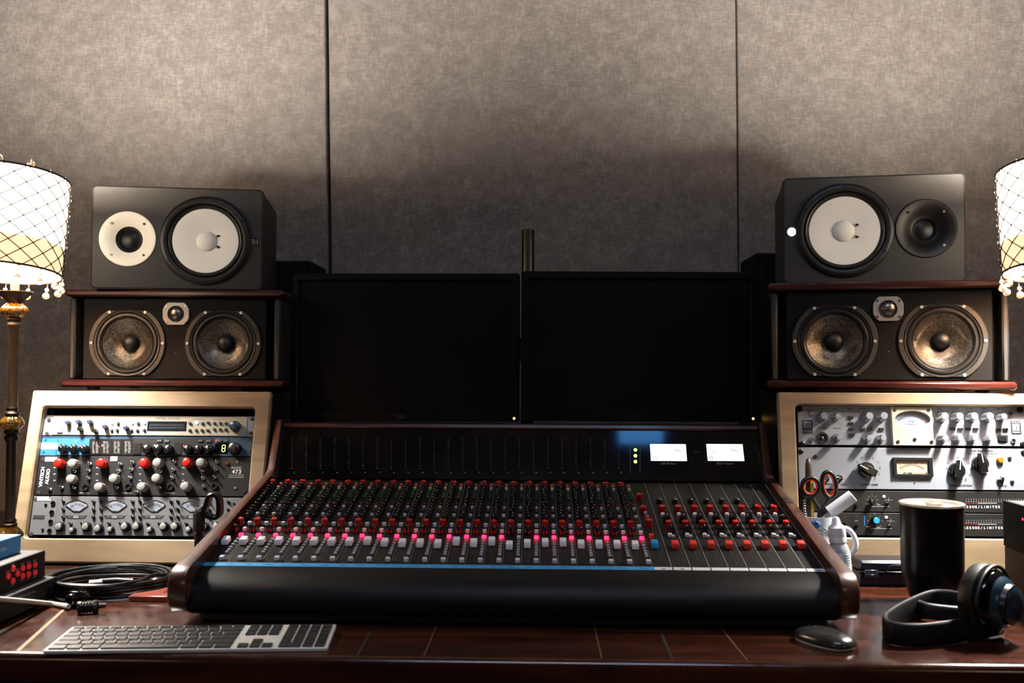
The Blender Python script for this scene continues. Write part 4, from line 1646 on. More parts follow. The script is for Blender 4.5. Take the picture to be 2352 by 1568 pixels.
# 7, 8: two slim black compressors
for k_, (yt, yb, zy, lead, first) in enumerate(((1127, 1176.5, 920, 6, 'S'), (1178, 1231, 1080, 5, 'E'))):
    Mu, w, h = unit_frame(MR, 1836, 2368, yt, yb, 2101)
    U = Panel('rack_unit', ('slim charcoal compressor with a black dial, third down in the right rack' if k_ == 0 else 'slim black compressor with a blue dial, lowest in the right rack'),
              Mu, w, h, 'panel_dark' if k_ == 0 else 'black_paint', zoomR, group='units in the right rack')
    if k_ == 0:
        U.ctl('dial_knob', 802, 925, 'round', 0.0058, 0.010, 'knob_black', 'dark_steel', 'ink_white', 40)
        U.dial(797, 918, 0.0, 0.0075, 0.0135, 7, -120, 120, 'ink_light_grey', 0.0006)
    else:
        U.ctl('dial_knob', 830, 1072, 'round', 0.0076, 0.013, 'knob_black', 'knob_blue', 'ink_white', 20)
        U.dial(820, 1080, 0.0, 0.0125, 0.0165, 7, -130, 130, 'ink_light_grey', 0.0006)
        for x in (523, 735):
            U.bar(x, 1040, x, 1112, 0.0012, 'knob_blue')
        U.txt(585, 1077, 'SYNC', 0.0035, 'ink_grey')
        U.txt(672, 1077, 'EXT', 0.0040, 'ink_light_grey', thick=0.0001)
        U.many('red_light', [(584, 1045), (668, 1045)], 'dot', 0.0012, 0.001, 'knob_red')
    lx = 890 if k_ == 0 else 908
    U.ctl('lit_lamp', lx, 885 if k_ == 0 else 1048, 'dot', 0.0028, 0.002, 'led_white')
    U.ctl('toggle_switch', lx + 33, 945 if k_ == 0 else 1120, 'toggle', 0.004, 0.011, 'knob_black')
    U.many('small_button', [(580, zy + 22), (675, zy + 38)], 'dot', 0.0034, 0.005, 'knob_black')
    dz = 0 if k_ == 0 else 165
    U.bar(lx + 2, 915 + dz - 2, lx + 66, 915 + dz - 2, 0.0008, 'ink_light_grey')
    U.bar(lx + 33, 890 + dz, lx + 33, 930 + dz, 0.0007, 'ink_light_grey')
    U.bar(785, 964 + dz + 8 * k_, lx + 42, 964 + dz + 8 * k_, 0.0013, 'ink_light_grey')
    for sx, sy in ((765, 945), (848, 950)):
        U.bar(sx - 18, sy + dz + 12 * k_, sx + 12, sy + dz + 12 * k_, 0.0014, 'ink_light_grey')
    word = 'COMPRESSOR/LIMITER'
    for i, ch in enumerate(word):
        U.txt(1541 + (i - lead) * 22.5, (968 if k_ == 0 else 1132), ch, 0.0066, 'ink_white', thick=0.0003)
    for i in range(24):
        xx = 1530 + i * 19.5
        U.bar(xx, (908 if k_ == 0 else 1072), xx + 5, (908 if k_ == 0 else 1072), 0.0016, 'ink_light_grey')
        U.bar(xx, (924 if k_ == 0 else 1088), xx + 6, (924 if k_ == 0 else 1088), 0.0020, 'ink_light_grey')
    U.many('meter_light', [(1530 + i * 19.5, (941 if k_ == 0 else 1103)) for i in range(5)], 'dot', 0.0016, 0.001, 'knob_dark_red')
    U.bar(1622, (938 if k_ == 0 else 1103), 1770, (938 if k_ == 0 else 1103), 0.0016, 'ink_light_grey')
    U.done()
# ------------------------------------------------------------------ mixing console
plain('void_panel', '#050505', 0.5)
plain('meter_glass', '#030304', 0.06, noise=0.05, spec=0.55)
CX = -0.0455
CW = 1.049
MC = TR(CX, 1.66, DESK)
MCI = MC.inverted()
MS = TR(CX, 1.69, 0.835) @ RX(math.degrees(math.atan2(0.096, 0.448)))
SL = MCI @ MS
SLEN = sqrt(0.448 ** 2 + 0.096 ** 2)
MBR = TR(CX, 2.140, 0.932) @ RX(-29.5)
BL = MCI @ MBR
BLEN = 0.1345
console = thing('mixing_console', 'large black mixing desk with wooden cheeks, rows of knobs and white and red faders', 'mixing console', MC)


def cpt(y, z):
    return (y - 1.66, z - DESK)


b = MB('black_paint')
poly = [cpt(1.645, 0.770), cpt(2.255, 0.770), cpt(2.255, 1.05), cpt(2.215, 1.05), cpt(2.148, 0.931), cpt(2.135, 0.9285), cpt(1.69, 0.8325), cpt(1.66, 0.82), cpt(1.645, 0.79)]
b.loft([[(-CW / 2 + 0.0005, y, z) for y, z in poly], [(CW / 2 - 0.0005, y, z) for y, z in poly]])
b.box((0, 0.285, 0.012), (CW - 0.020, 0.60, 0.021), 0.002)
b.build('chassis', console)
# padded wrist rest
b = MB('black_vinyl')
prof = [cpt(1.690, 0.8335), cpt(1.680, 0.8335), cpt(1.664, 0.8315), cpt(1.648, 0.8265), cpt(1.634, 0.8190), cpt(1.624, 0.809), cpt(1.617, 0.796), cpt(1.614, 0.782), cpt(1.616, 0.775), cpt(1.622, 0.770), cpt(1.632, 0.7665), cpt(1.648, 0.765), cpt(1.69, 0.765)]
b.loft([[(-CW / 2, y, z) for y, z in prof], [(CW / 2, y, z) for y, z in prof]])
b.build('wrist_rest', console, sharp=60)
cheek = [cpt(1.650, 0.7695), cpt(1.626, 0.7700), cpt(1.613, 0.7745), cpt(1.604, 0.786), cpt(1.600, 0.802), cpt(1.600, 0.820), cpt(1.605, 0.833), cpt(1.615, 0.8415), cpt(1.632, 0.8470), cpt(1.680, 0.8545), cpt(2.118, 0.9455), cpt(2.136, 0.956), cpt(2.190, 1.058), cpt(2.262, 1.058), cpt(2.262, 0.7695)]
for s in (-1, 1):
    b = MB('cheek_wood')
    xa, xb = s * CW / 2, s * (CW / 2 + 0.030)
    ins = inset(cheek, 0.004)
    tp_ = lambda y: s * (CW / 2 + 0.030 - 0.025 * (y + 0.06))
    b.loft([[(xa, y, z) for y, z in cheek], [(tp_(y) - s * 0.004, y, z) for y, z in cheek], [(tp_(y), y, z) for y, z in ins]])
    b.build('wooden_cheek', console, sharp=50)
# meter bridge
b = MB('mahogany')
b.box((0, 0.012, BLEN - 0.006), (CW, 0.034, 0.013), 0.003, M=BL)
b.build('top_rail', console)
b = MB('meter_glass')
b.box((0, 0.001, (BLEN - 0.014) / 2 + 0.002), (CW - 0.002, 0.004, BLEN - 0.016), 0.0005, M=BL)
b.build('meter_window', console)
YG = -0.0013


def bp(px, py):
    q = PL(MBR, px, py, YG)
    return q.x, q.z


for i in range(24):
    p = Print()
    for j in range(12):
        x, z = bp(670.5 + i * 32.65, 1007 + j * 6.15)
        wd = 0.0042 if j in (0, 1, 11) else 0.0030
        p.quad(BL @ TR(x, YG, z) @ OUT, -wd / 2, -0.0007, wd / 2, 0.0007, 'ink_dim')
    x, z = bp(676 + i * 32.65, 1085)
    p.text(BL @ TR(x, YG, z) @ OUT, str(i + 1), 0.0052, 'ink_light_grey')
    p.build('meter_scale', console)
for cxp, name in ((1535, 'Left Output'), (1665.5, 'Right Output')):
    x0, z0 = bp(cxp - 40, 1058)
    x1, z1 = bp(cxp + 40, 1020)
    b = MB('meter_lit')
    b.prism(rrect(x0, z0, x1, z1, 0.001, 3), YG - 0.001, YG + 0.002, bev=0.0003, M=BL)
    m_ = b.build('output_meter', console)
    m_['label'] = 'glowing white needle meter'
    p = Print()
    x, z = bp(cxp, 1064)
    p.text(BL @ TR(x, YG, z) @ OUT, name, 0.0068, 'ink_light_grey')
    cx_, cz_ = (x0 + x1) / 2, (z0 + z1) / 2
    P0 = BL @ TR(cx_, YG - 0.0013, cz_ - 0.042) @ OUT
    for q in range(11):
        a = radians(-40 + q * 8)
        p.line(P0, (0.050 * sin(a), 0.050 * cos(a)), (0.0535 * sin(a), 0.0535 * cos(a)), 0.0005, 'ink_light_grey')
    p.line(P0, (0.012, 0.049), (0.027, 0.044), 0.0008, 'ink_grey')
    p.line(P0, (-0.018, 0.040), (-0.030, 0.047), 0.0004, 'ink_light_grey')
    for dx, dz in ((0, 0.0036), (-0.0028, 0), (0.0028, 0)):
        xx, zz_ = x0 + 0.0085 + dx, z0 + 0.0065 + dz
        p.mb.m('ink_black').add([(xx - 0.0014, YG - 0.0014, zz_ - 0.0011), (xx + 0.0014, YG - 0.0014, zz_ - 0.0011), (xx, YG - 0.0014, zz_ + 0.0014)], [(0, 1, 2)], BL)
    p.build('meter_lettering', m_)
p = Print()
x, z = bp(1600, 1037)
p.text(BL @ TR(x, YG, z) @ OUT, 'SOLO', 0.0055, 'ink_grey')
x, z = bp(1459, 1020)
p.text(BL @ TR(x, YG, z) @ OUT, 'VOLTS', 0.0042, 'ink_light_grey')
for xx in (1447.5, 1470):
    xa, za = bp(xx, 1002)
    xb, zb = bp(xx, 1086)
    p.line(BL @ TR(0, YG, 0) @ OUT, (xa, za), (xb, zb), 0.0006, 'ink_light_grey')
p.build('bridge_lettering', console)
for yy in (1033, 1046.5, 1060):
    x, z = bp(1459.5, yy)
    MB('led_seven').cyl(0.0038, 0, 0.001, 16, M=BL @ TR(x, YG, z) @ OUT).build('power_light', console)

# channel strips
NS = 33
SWD = CW / NS
KX, BX = -0.0072, 0.0088


def vrow(py, h=0.0, px=1190):
    return PL(MS, px, py, h, 2).y


def ucol(px, py, h=0.0):
    return PL(MS, px, py, h, 2).x


_fc = {}


def fader_mesh(mat):
    if mat not in _fc:
        b = MB(mat)
        prof = [(-0.0105, 0.002), (-0.0105, 0.008), (-0.0085, 0.0115), (-0.002, 0.0105), (0, 0.0092), (0.002, 0.0105), (0.0085, 0.0115), (0.0105, 0.008), (0.0105, 0.002)]
        wd = 0.0058
        b.loft([[(-wd, y * 0.96, z * 0.97) for y, z in prof], [(-wd + 0.0012, y, z) for y, z in prof], [(wd - 0.0012, y, z) for y, z in prof], [(wd, y * 0.96, z * 0.97) for y, z in prof]])
        b.m('dark_steel').box((0, 0, 0.001), (0.0014, 0.006, 0.003))
        _fc[mat] = b.mesh('fader_cap')
    return _fc[mat]


def sq_btn(mat, w_, l_, h_):
    key = (mat, w_, l_, h_)
    if key not in _fc:
        b = MB(mat)
        b.box((0, 0, h_ / 2), (w_, l_, h_), 0.0009)
        _fc[key] = b.mesh('push_button')
    return _fc[key]


strips = []
V0, V1 = 0.0035, SLEN - 0.001
vf0, vf1 = vrow(1290), vrow(1241)
for i in range(NS):
    uc = -CW / 2 + (i + 0.5) * SWD
    b = MB('strip_print')
    b.box((uc, (V0 + V1) / 2, -0.0008), (SWD - 0.0003, V1 - V0, 0.0016), M=SL)
    x_edge = uc + SWD / 2 - 0.0009
    b.m('ink_light_grey' if i < 24 else 'ink_white').box((x_edge, (V0 + V1) / 2, 0.00012), (0.00055, V1 - V0 - 0.004, 0.0002), M=SL)
    kx = uc + (KX if i < 24 else 0.0)
    b.m('void_black').box((kx, (vf0 + vf1) / 2, 0.00015), (0.0026, abs(vf1 - vf0) + 0.012, 0.0003), M=SL)
    b.m('ink_grey')
    for j in range(11):
        v = vf0 + (vf1 - vf0) * j / 10
        if i < 24:
            for dx, l_ in ((-0.0052, 0.0034), (0.0052, 0.0044)):
                b.box((kx + dx, v, 0.00012), (l_, 0.0007, 0.0002), M=SL)
        else:
            for dx in (0.0062, 0.0092):
                b.box((kx + dx, v, 0.00012), (0.0022, 0.0020, 0.0002), M=SL)
    if i < 24:
        for py in (1115, 1128, 1140, 1152, 1166, 1178, 1190, 1206, 1220):
            v = vrow(py)
            b.m('ink_grey').box((uc + 0.003, v, 0.00012), (0.003, 0.0022, 0.0002), M=SL)
    if i == 32:
        b.m('strip_print')
    strips.append(b.build('channel_strip', console))
    if i >= 24:
        b = MB('tape_white')
        b.box((uc, 0.0008, 0.0004), (SWD - 0.002, 0.0115, 0.0006), M=SL)
        if i in (24, 25, 32):
            b.m('ink_black').box((uc + (0.004 if i == 32 else 0), -0.001, 0.0008), (0.006, 0.003, 0.0002), M=SL)
        b.build('write_on_label', strips[-1])

fy = [1242, 1242, 1242, 1242, 1242, 1242, 1242, 1242, 1240, 1243, 1244, 1244, 1245, 1239, 1242.5, 1238, 1247, 1243, 1240, 1239, 1243, 1243, 1243, 1244]
kred = knob_mesh('round', 0.0068, 0.0145, 'knob_dark_red', 'knob_red', 'ink_white')
kblk = knob_mesh('round', 0.0068, 0.0135, 'knob_black', 'knob_black', 'ink_white')
ksm = knob_mesh('round', 0.0056, 0.0115, 'knob_black', 'knob_black', 'ink_white')
kbig = knob_mesh('round', 0.0080, 0.012, 'knob_black', 'dark_steel')
far_rows = [1113.5, 1119.5, 1125.5, 1131.5, 1137.5, 1143.5, 1151, 1158.5]
near_rows = [1165, 1171.5, 1178, 1184.5]
eq = MB()
eqb = MB()
rnd = random.Random(5)
for i in range(24):
    uc = -CW / 2 + (i + 0.5) * SWD
    S_ = strips[i]
    inv = I4

    def on(name, me, u, py, h, rot=None):
        return put(name, me, S_, SL @ TR(u, vrow(py, h), 0) @ RZ(rnd.uniform(-60, 60) if rot is None else rot))
    f = on('fader_cap', fader_mesh('fader_white'), uc + KX, fy[i], 0.010, 0)
    on('gain_knob', kred, uc + KX, 1106, 0.0145)
    on('level_knob', kred, uc + KX, 1195, 0.0145)
    on('pan_knob', kblk, uc + KX, 1211, 0.0135)
    for py in near_rows:
        on('send_knob', ksm, uc + KX, py, 0.0115)
    for n_, py in enumerate(far_rows):
        M = SL @ TR(uc + KX, vrow(py, 0.0115), 0) @ RZ(rnd.uniform(-60, 60))
        me = ksm if n_ % 2 else ksm
        for mi, mat in enumerate(me.materials):
            pass
        vs = [tuple(v.co) for v in me.vertices]
        for mi, mat in enumerate(me.materials):
            eq.m(mat.name)
            fs = [tuple(p_.vertices) for p_ in me.polygons if p_.material_index == mi]
            used = sorted({q for f_ in fs for q in f_})
            mp = {q: k_ for k_, q in enumerate(used)}
            eq.add([vs[q] for q in used], [tuple(mp[q] for q in f_) for f_ in fs], M)
    on('pad_button', sq_btn('button_pink', 0.0062, 0.0062, 0.007), uc + BX, 1112, 0.007, 0)
    on('phase_button', sq_btn('button_grey', 0.0060, 0.0060, 0.007), uc + BX, 1119.5, 0.007, 0)
    on('tone_button', sq_btn('knob_dark_red', 0.0058, 0.0058, 0.006), uc + BX, 1156, 0.006, 0)
    on('band_button', sq_btn('button_grey', 0.0058, 0.0058, 0.006), uc + BX, 1163, 0.006, 0)
    on('switch_button', sq_btn('button_grey', 0.0062, 0.0062, 0.006), uc + BX, 1181, 0.006, 0)
    on('flip_button', sq_btn('button_light', 0.0072, 0.0066, 0.007), uc + BX, 1202.5, 0.007, 0)
    on('group_button', sq_btn('button_light', 0.0072, 0.0070, 0.007), uc + BX, 1216, 0.007, 0)
    if i == 16:
        on('mute_button', sq_btn('button_light', 0.0070, 0.0072, 0.006), uc + BX, 1230, 0.006, 0)
    else:
        mb_ = on('mute_button', sq_btn('led_red', 0.0078, 0.0080, 0.005), uc + BX, 1230, 0.005, 0)
        if i == 0:
            mb_['label'] = 'glowing red mute button'
    on('solo_button', sq_btn('button_light', 0.0082, 0.0085, 0.007), uc + BX, 1282.5, 0.007, 0)
    for py in (1247, 1253.5, 1260, 1271):
        on('routing_button', sq_btn('button_grey', 0.0062, 0.0042, 0.0045), uc + BX, py, 0.0045, 0)
    for py, mt in ((1126, 'button_green'), (1131, 'button_green'), (1136, 'button_green'), (1141, 'button_green'), (1172, 'button_dark'), (1266, 'button_grey'), (1241, 'button_grey')):
        eqb.m(mt).box((uc + BX, vrow(py, 0.004), 0.002), (0.0056, 0.0044, 0.004), 0.0008, M=SL)
o = eq.build('tone_knobs', console)
o['kind'] = 'stuff'
o = eqb.build('small_buttons', console)
o['kind'] = 'stuff'

# master strip
S_ = strips[24]


def on_px(name, me, par, px, py, h, rot=0):
    q = PL(MS, px, py, h, 2)
    return put(name, me, par, SL @ TR(q.x, q.y, 0) @ RZ(rot))


o = on_px('master_fader', fader_mesh('fader_blue'), S_, 1504, 1244, 0.010)
o['label'] = 'blue fader cap'
for px, py in ((1469, 1134), (1478, 1162), (1491, 1193)):
    on_px('master_knob', kred, S_, px, py, 0.0145, 20)
for px, py in ((1486, 1184), (1496, 1226)):
    on_px('master_button', sq_btn('fader_red', 0.0075, 0.0085, 0.008), S_, px, py, 0.008)
on_px('master_button', sq_btn('button_grey', 0.006, 0.006, 0.006), S_, 1482, 1174, 0.006)
# group strips
kdb = knob_mesh('round', 0.0072, 0.0150, 'knob_black', 'knob_black', 'ink_white')
kdr = knob_mesh('round', 0.0072, 0.0150, 'knob_dark_red', 'knob_red', None)
mcap = MB('black_plastic').box((0, 0, 0.0055), (0.0105, 0.012, 0.011), 0.002).mesh('monitor_fader')
for j in range(8):
    S_ = strips[25 + j]
    o = on_px('group_fader', fader_mesh('fader_red'), S_, 1551 + j * 41.3, 1245.5, 0.010)
    if j < 6:
        on_px('monitor_fader', mcap, S_, 1514 + j * 35.7, 1143, 0.011)
    else:
        on_px('monitor_fader', mcap, S_, 1734 + (j - 6) * 36, 1156, 0.011)
    on_px('echo_knob', kdr, S_, 1521 + j * 36.6, 1161, 0.015, rnd.uniform(-40, 40))
    on_px('assign_button', sq_btn('button_light', 0.0074, 0.0070, 0.006), S_, 1522 + j * 36.9, 1177.5, 0.006)
    on_px('tape_knob', kdb, S_, 1531 + j * 37.9, 1183, 0.015, rnd.uniform(-40, 40))
    on_px('effect_knob', kred, S_, 1536 + j * 38.5, 1196, 0.0145, rnd.uniform(-40, 40))
    on_px('pan_knob', kdb, S_, 1541 + j * 38.6, 1208, 0.015, rnd.uniform(-40, 40))
    on_px('group_button', sq_btn('button_light', 0.0076, 0.0074, 0.0065), S_, 1539 + j * 39.6, 1224.5, 0.0065)
    on_px('solo_button', sq_btn('button_grey', 0.0062, 0.0060, 0.0055), S_, 1546 + j * 39.8, 1228, 0.0055)
    # long-throw scale above the knobs and cross lines
    p = Print()
    uc = -CW / 2 + (25.5 + j) * SWD
    for k_ in range(8):
        v = vrow(1121 + k_ * 2.6)
        p.quad(SL @ TR(uc - 0.004, v, 0.0003), -0.003, -0.0006, 0.003, 0.0006, 'ink_grey')
    for py in (1119.5, 1150.5, 1172, 1190, 1236):
        v = vrow(py)
        p.quad(SL @ TR(uc, v, 0.0003), -SWD / 2, -0.0003, SWD / 2, 0.0003, 'ink_grey')
    p.text(SL @ TR(uc - 0.008, vrow(1124), 0.0003), str(j + 1), 0.006, 'ink_light_grey')
    p.build('strip_lettering', S_)
# tape with scribbled notes along the front of the channels
b = MB('tape_blue')
b.box((-CW / 2 + 12 * SWD - 0.002, 0.0010, 0.0004), (24 * SWD + 0.006, 0.0145, 0.0005), M=SL)
tp = b.build('blue_tape', console)
b = MB('ink_blue')
for i in range(24):
    if i in (20,):
        continue
    u = -CW / 2 + (i + 0.5) * SWD + rnd.uniform(-0.004, 0.002)
    pts = []
    n_ = rnd.randint(6, 12)
    for k_ in range(n_):
        pts.append((u + (k_ - n_ / 2) * 0.0016, 0.001 + rnd.uniform(-0.0035, 0.0035), 0.0008))
    b.tube(pts, 0.00032, 4, M=SL)
b.build('pen_scribble', tp)
# ------------------------------------------------------------------ things on the desk
plain('mouse_grey', '#2a2a28', 0.22, noise=0.1)
plain('case_black', '#10131c', 0.28, noise=0.15)
plain('fitting_glow', '#dfe8ff', 0.5, emit='#d4e0ff', estr=14.0)
plain('case_latch', '#2a2d33', 0.25, noise=0.1)
plain('kraft_dark', '#4a3b2c', 0.5, noise=0.15)
def catmull(P, n=8, closed=False):
    P = [Vector(p) for p in P]
    out = []
    m = len(P)
    for i in range(m if closed else m - 1):
        p0 = P[i - 1] if (closed or i > 0) else P[0]
        p1, p2 = P[i], P[(i + 1) % m]
        p3 = P[(i + 2) % m] if (closed or i + 2 < m) else P[-1]
        for k_ in range(n):
            t = k_ / n
            out.append(0.5 * ((2 * p1) + (-p0 + p2) * t + (2 * p0 - 5 * p1 + 4 * p2 - p3) * t * t + (-p0 + 3 * p1 - 3 * p2 + p3) * t ** 3))
    if not closed:
        out.append(P[-1])
    return out


# keyboard
fl, fr = WZ(97, 1503, DESK), WZ(752, 1496, DESK)
ang = math.atan2(fr.y - fl.y, fr.x - fl.x)
KW = (fr - fl).length
KD = 0.114
MK = TR(fl.x, fl.y, DESK) @ Matrix.Rotation(ang, 4, 'Z')
kb = thing('computer_keyboard', 'flat aluminium keyboard with black keys and number pad on the desk edge', 'keyboard', MK)
T3 = TR(0, 0, 0.001) @ RX(3.2)
b = MB('aluminium')
pl_ = rrect(0, 0, KW, KD, 0.004, 4)
b.loft([[(x, y, 0) for x, y in pl_], [(x, y, 0.0038) for x, y in pl_], [(x, y, 0.0045) for x, y in inset(pl_, 0.0008)]], M=T3)
b.build('base_plate', kb)
b = MB('aluminium')
b.tube([(0.02, KD - 0.012, 0.0035), (KW - 0.02, KD - 0.012, 0.0035)], 0.0034, 10)
b.build('rear_foot', kb)
u_ = KW / 23.25
g_ = 0.0030
mx_ = u_ * 0.22


def key(x0, y0, w_, d_):
    b = MB('key_black')
    P = rrect(x0 + g_ / 2, y0 + g_ / 2, x0 + w_ - g_ / 2, y0 + d_ - g_ / 2, 0.0014, 3)
    b.loft([[(x, y, 0.0042) for x, y in P], [(x, y, 0.0062) for x, y in P], [(x, y, 0.0068) for x, y in inset(P, 0.0006)]], M=T3)
    return b.build('key', kb)


rows = [[1.5, 1.25, 1.5, 6.5, 1.5, 1.25, 1.5], [2.25] + [1] * 10 + [2.75], [1.75] + [1] * 11 + [2.25], [1.5] + [1] * 12 + [1.5], [1] * 13 + [2]]
rp = (KD - 0.006 - 0.0115) / 5
for r_, ws in enumerate(rows):
    x = mx_
    for w_ in ws:
        key(x, 0.003 + r_ * rp, w_ * u_, rp)
        x += w_ * u_
yf_ = 0.003 + 5 * rp
for c_ in range(14):
    key(mx_ + c_ * 15 * u_ / 14, yf_, 15 * u_ / 14, 0.0115)
nx = mx_ + 15.4 * u_
px_ = nx + 3.4 * u_
for c_ in range(3):
    key(nx + c_ * u_, yf_, u_, 0.0115)
    for r_ in (3, 4):
        key(nx + c_ * u_, 0.003 + r_ * rp, u_, rp)
    key(nx + c_ * u_, 0.003, u_, rp)
key(nx + u_, 0.003 + rp, u_, rp)
for c_ in range(4):
    key(px_ + c_ * u_, yf_, u_, 0.0115)
    for r_ in range(5):
        if (c_, r_) in ((1, 0), (3, 0), (3, 1)):
            continue
        if (c_, r_) == (0, 0):
            key(px_, 0.003, 2 * u_, rp)
        else:
            key(px_ + c_ * u_, 0.003 + r_ * rp, u_, rp)
key(px_ + 3 * u_, 0.003, u_, 2 * rp)

# mouse
p0, p1 = WZ(1834, 1462, DESK), WZ(1958, 1497, DESK)
mid = (p0 + p1) / 2
an = math.atan2(p1.y - p0.y, p1.x - p0.x)
ms = thing('computer_mouse', 'dark low computer mouse on the desk in front of the headphones', 'mouse', TR(mid.x, mid.y, DESK) @ Matrix.Rotation(an, 4, 'Z'))
Lh = (p1 - p0).length / 2
b = MB('mouse_grey')


def mouse_loop(f, z):
    out = []
    for i in range(40):
        a = 2 * pi * i / 40
        c_, s_ = cos(a), sin(a)
        e = 0.75
        out.append((Lh * f * (abs(c_) ** e) * (1 if c_ > 0 else -1), 0.030 * f * (abs(s_) ** e) * (1 if s_ > 0 else -1), z))
    return out


L_ = [mouse_loop(0.93, 0.0042), mouse_loop(1.0, 0.0065)]
for q in range(1, 9):
    t_ = q / 8
    L_.append(mouse_loop(sqrt(max(0.0, 1 - t_ ** 2.2)) if t_ < 1 else 0.05, 0.0065 + 0.0185 * t_))
b.loft(L_)
b.build('shell', ms, sharp=70)
b = MB('aluminium')
b.loft([mouse_loop(0.86, 0.0), mouse_loop(0.94, 0.0015), mouse_loop(0.95, 0.0042), mouse_loop(0.9, 0.0045)])
b.build('base', ms)
b = MB('black_gloss')
b.box((-Lh * 0.45, 0, 0.0225), (0.012, 0.004, 0.004), 0.0015)
b.build('scroll_wheel', ms)

# headphones: a strap loop lying on its edge and two round cups
hp = thing('headphones', 'black over-ear headphones lying on the desk beside the dark tumbler', 'headphones', TR(0.69, 1.58, DESK))
HI = TR(-0.69, -1.58, -DESK)


def ribbon(b, path, zt, zb, th):
    """Upright strap with rounded edges along a path on the desk."""
    n = len(path)
    loops = []
    for i in range(n):
        t_ = (path[min(i + 1, n - 1)] - path[max(i - 1, 0)])
        t_.z = 0
        t_.normalize()
        s_ = Vector((-t_.y, t_.x, 0))
        hz = (zt[i] - zb[i])
        prof = [(-th / 2, 0.12), (-th / 2, 0.88), (-th / 4, 0.97), (0, 1.0), (th / 4, 0.97), (th / 2, 0.88), (th / 2, 0.12), (th / 4, 0.03), (0, 0), (-th / 4, 0.03)]
        loops.append([tuple(Vector((path[i].x, path[i].y, 0)) + s_ * a + Vector((0, 0, zb[i] + hz * c_))) for a, c_ in prof])
    b.loft(loops, M=HI)


top = [(2216, 1362, 0.797), (2180, 1354, 0.798), (2138, 1354, 0.796), (2096, 1369, 0.790), (2056, 1390, 0.786), (2033, 1409, 0.786), (2046, 1425, 0.786), (2095, 1431, 0.786), (2160, 1426, 0.787), (2230, 1414, 0.789), (2300, 1398, 0.793)]
P = catmull([WZ(x, y, z) for x, y, z in top], 8)
b = MB('pad_navy')
ribbon(b, P, [q.z for q in P], [DESK + 0.0005 + max(0, (q.z - 0.790) * 0.6) for q in P], 0.009)
b.build('head_strap', hp, sharp=60)
inn = [(2205, 1378, 0.782), (2150, 1362, 0.786), (2118, 1364, 0.786), (2108, 1374, 0.784), (2130, 1383, 0.782), (2175, 1389, 0.780), (2215, 1393, 0.779), (2236, 1404, 0.778), (2228, 1410, 0.778)]
P2 = catmull([WZ(x, y, z) for x, y, z in inn], 8)
b = MB('rubber_black')
ribbon(b, P2, [q.z for q in P2], [DESK + 0.004 for q in P2], 0.012)
b.build('head_cushion', hp, sharp=60)
b = MB('chrome')
for (px, py, z) in ((2303, 1400, 0.783), (2311, 1432, 0.765)):
    q = WZ(px, py, z)
    b.cyl(0.0036, 0, 0.004, 14, bev=0.001, M=HI @ TR(q.x - 0.002, q.y - 0.008, z) @ OUT)
b.build('strap_bolts', hp)


def ear_cup(cx_, cy_, r_, yaw, mesh_face):
    M = HI @ TR(cx_, cy_, DESK + r_ + 0.0012) @ RZ(yaw) @ RY(90)
    b = MB('rubber_black')
    b.lathe([(r_ * 0.55, -0.022), (r_ * 0.62, -0.027), (r_ * 0.8, -0.029), (r_ * 0.95, -0.024), (r_, -0.014), (r_ * 0.97, -0.004), (r_ * 0.85, 0.001), (r_ * 0.5, 0.001), (r_ * 0.55, -0.022)], 56, M)
    c0 = b.build('ear_cushion', hp)
    b = MB('black_gloss')
    b.lathe([(0, 0.0), (r_ * 0.86, 0.0), (r_ * 0.88, 0.004), (r_ * 0.82, 0.012), (r_ * 0.74, 0.0165), (r_ * 0.72, 0.018)], 56, M)
    b.m('shell_blue').lathe([(r_ * 0.72, 0.018), (r_ * 0.66, 0.024), (r_ * 0.58, 0.0285), (r_ * 0.56, 0.029)], 56, M)
    b.m('black_plastic').lathe([(r_ * 0.56, 0.029), (r_ * 0.53, 0.036), (r_ * 0.48, 0.038)], 56, M)
    b.m('shell_blue' if not mesh_face else 'grille_steel').lathe([(r_ * 0.48, 0.038), (r_ * 0.3, 0.041), (0, 0.042)], 56, M)
    sh_ = b.build('cup_shell', hp)
    b = MB('black_paint')
    b.tube([tuple(M @ Vector((r_ * 0.95 * cos(a), r_ * 0.95 * sin(a), 0.006))) for a in [radians(90 + 180 * j / 20) for j in range(21)]], 0.0032, 8)
    b.build('yoke', hp)


k = NT('grille_steel')
vo = k.n('ShaderNodeTexVoronoi')
vo.inputs['Scale'].default_value = 1.0
vo.inputs['Randomness'].default_value = 0.0
k.l(k.coord((700, 700, 700)), vo.inputs['Vector'])
k.l(k.ramp(vo.outputs['Distance'], [(0.30, '#07080a'), (0.45, '#4b5663')]), k.b.inputs['Base Color'])
k.set(Roughness=0.4, Metallic=0.5)
MAT['grille_steel'] = k.m
ear_cup(0.706, 1.590, 0.058, -50, False)
ear_cup(0.806, 1.487, 0.056, -52, True)

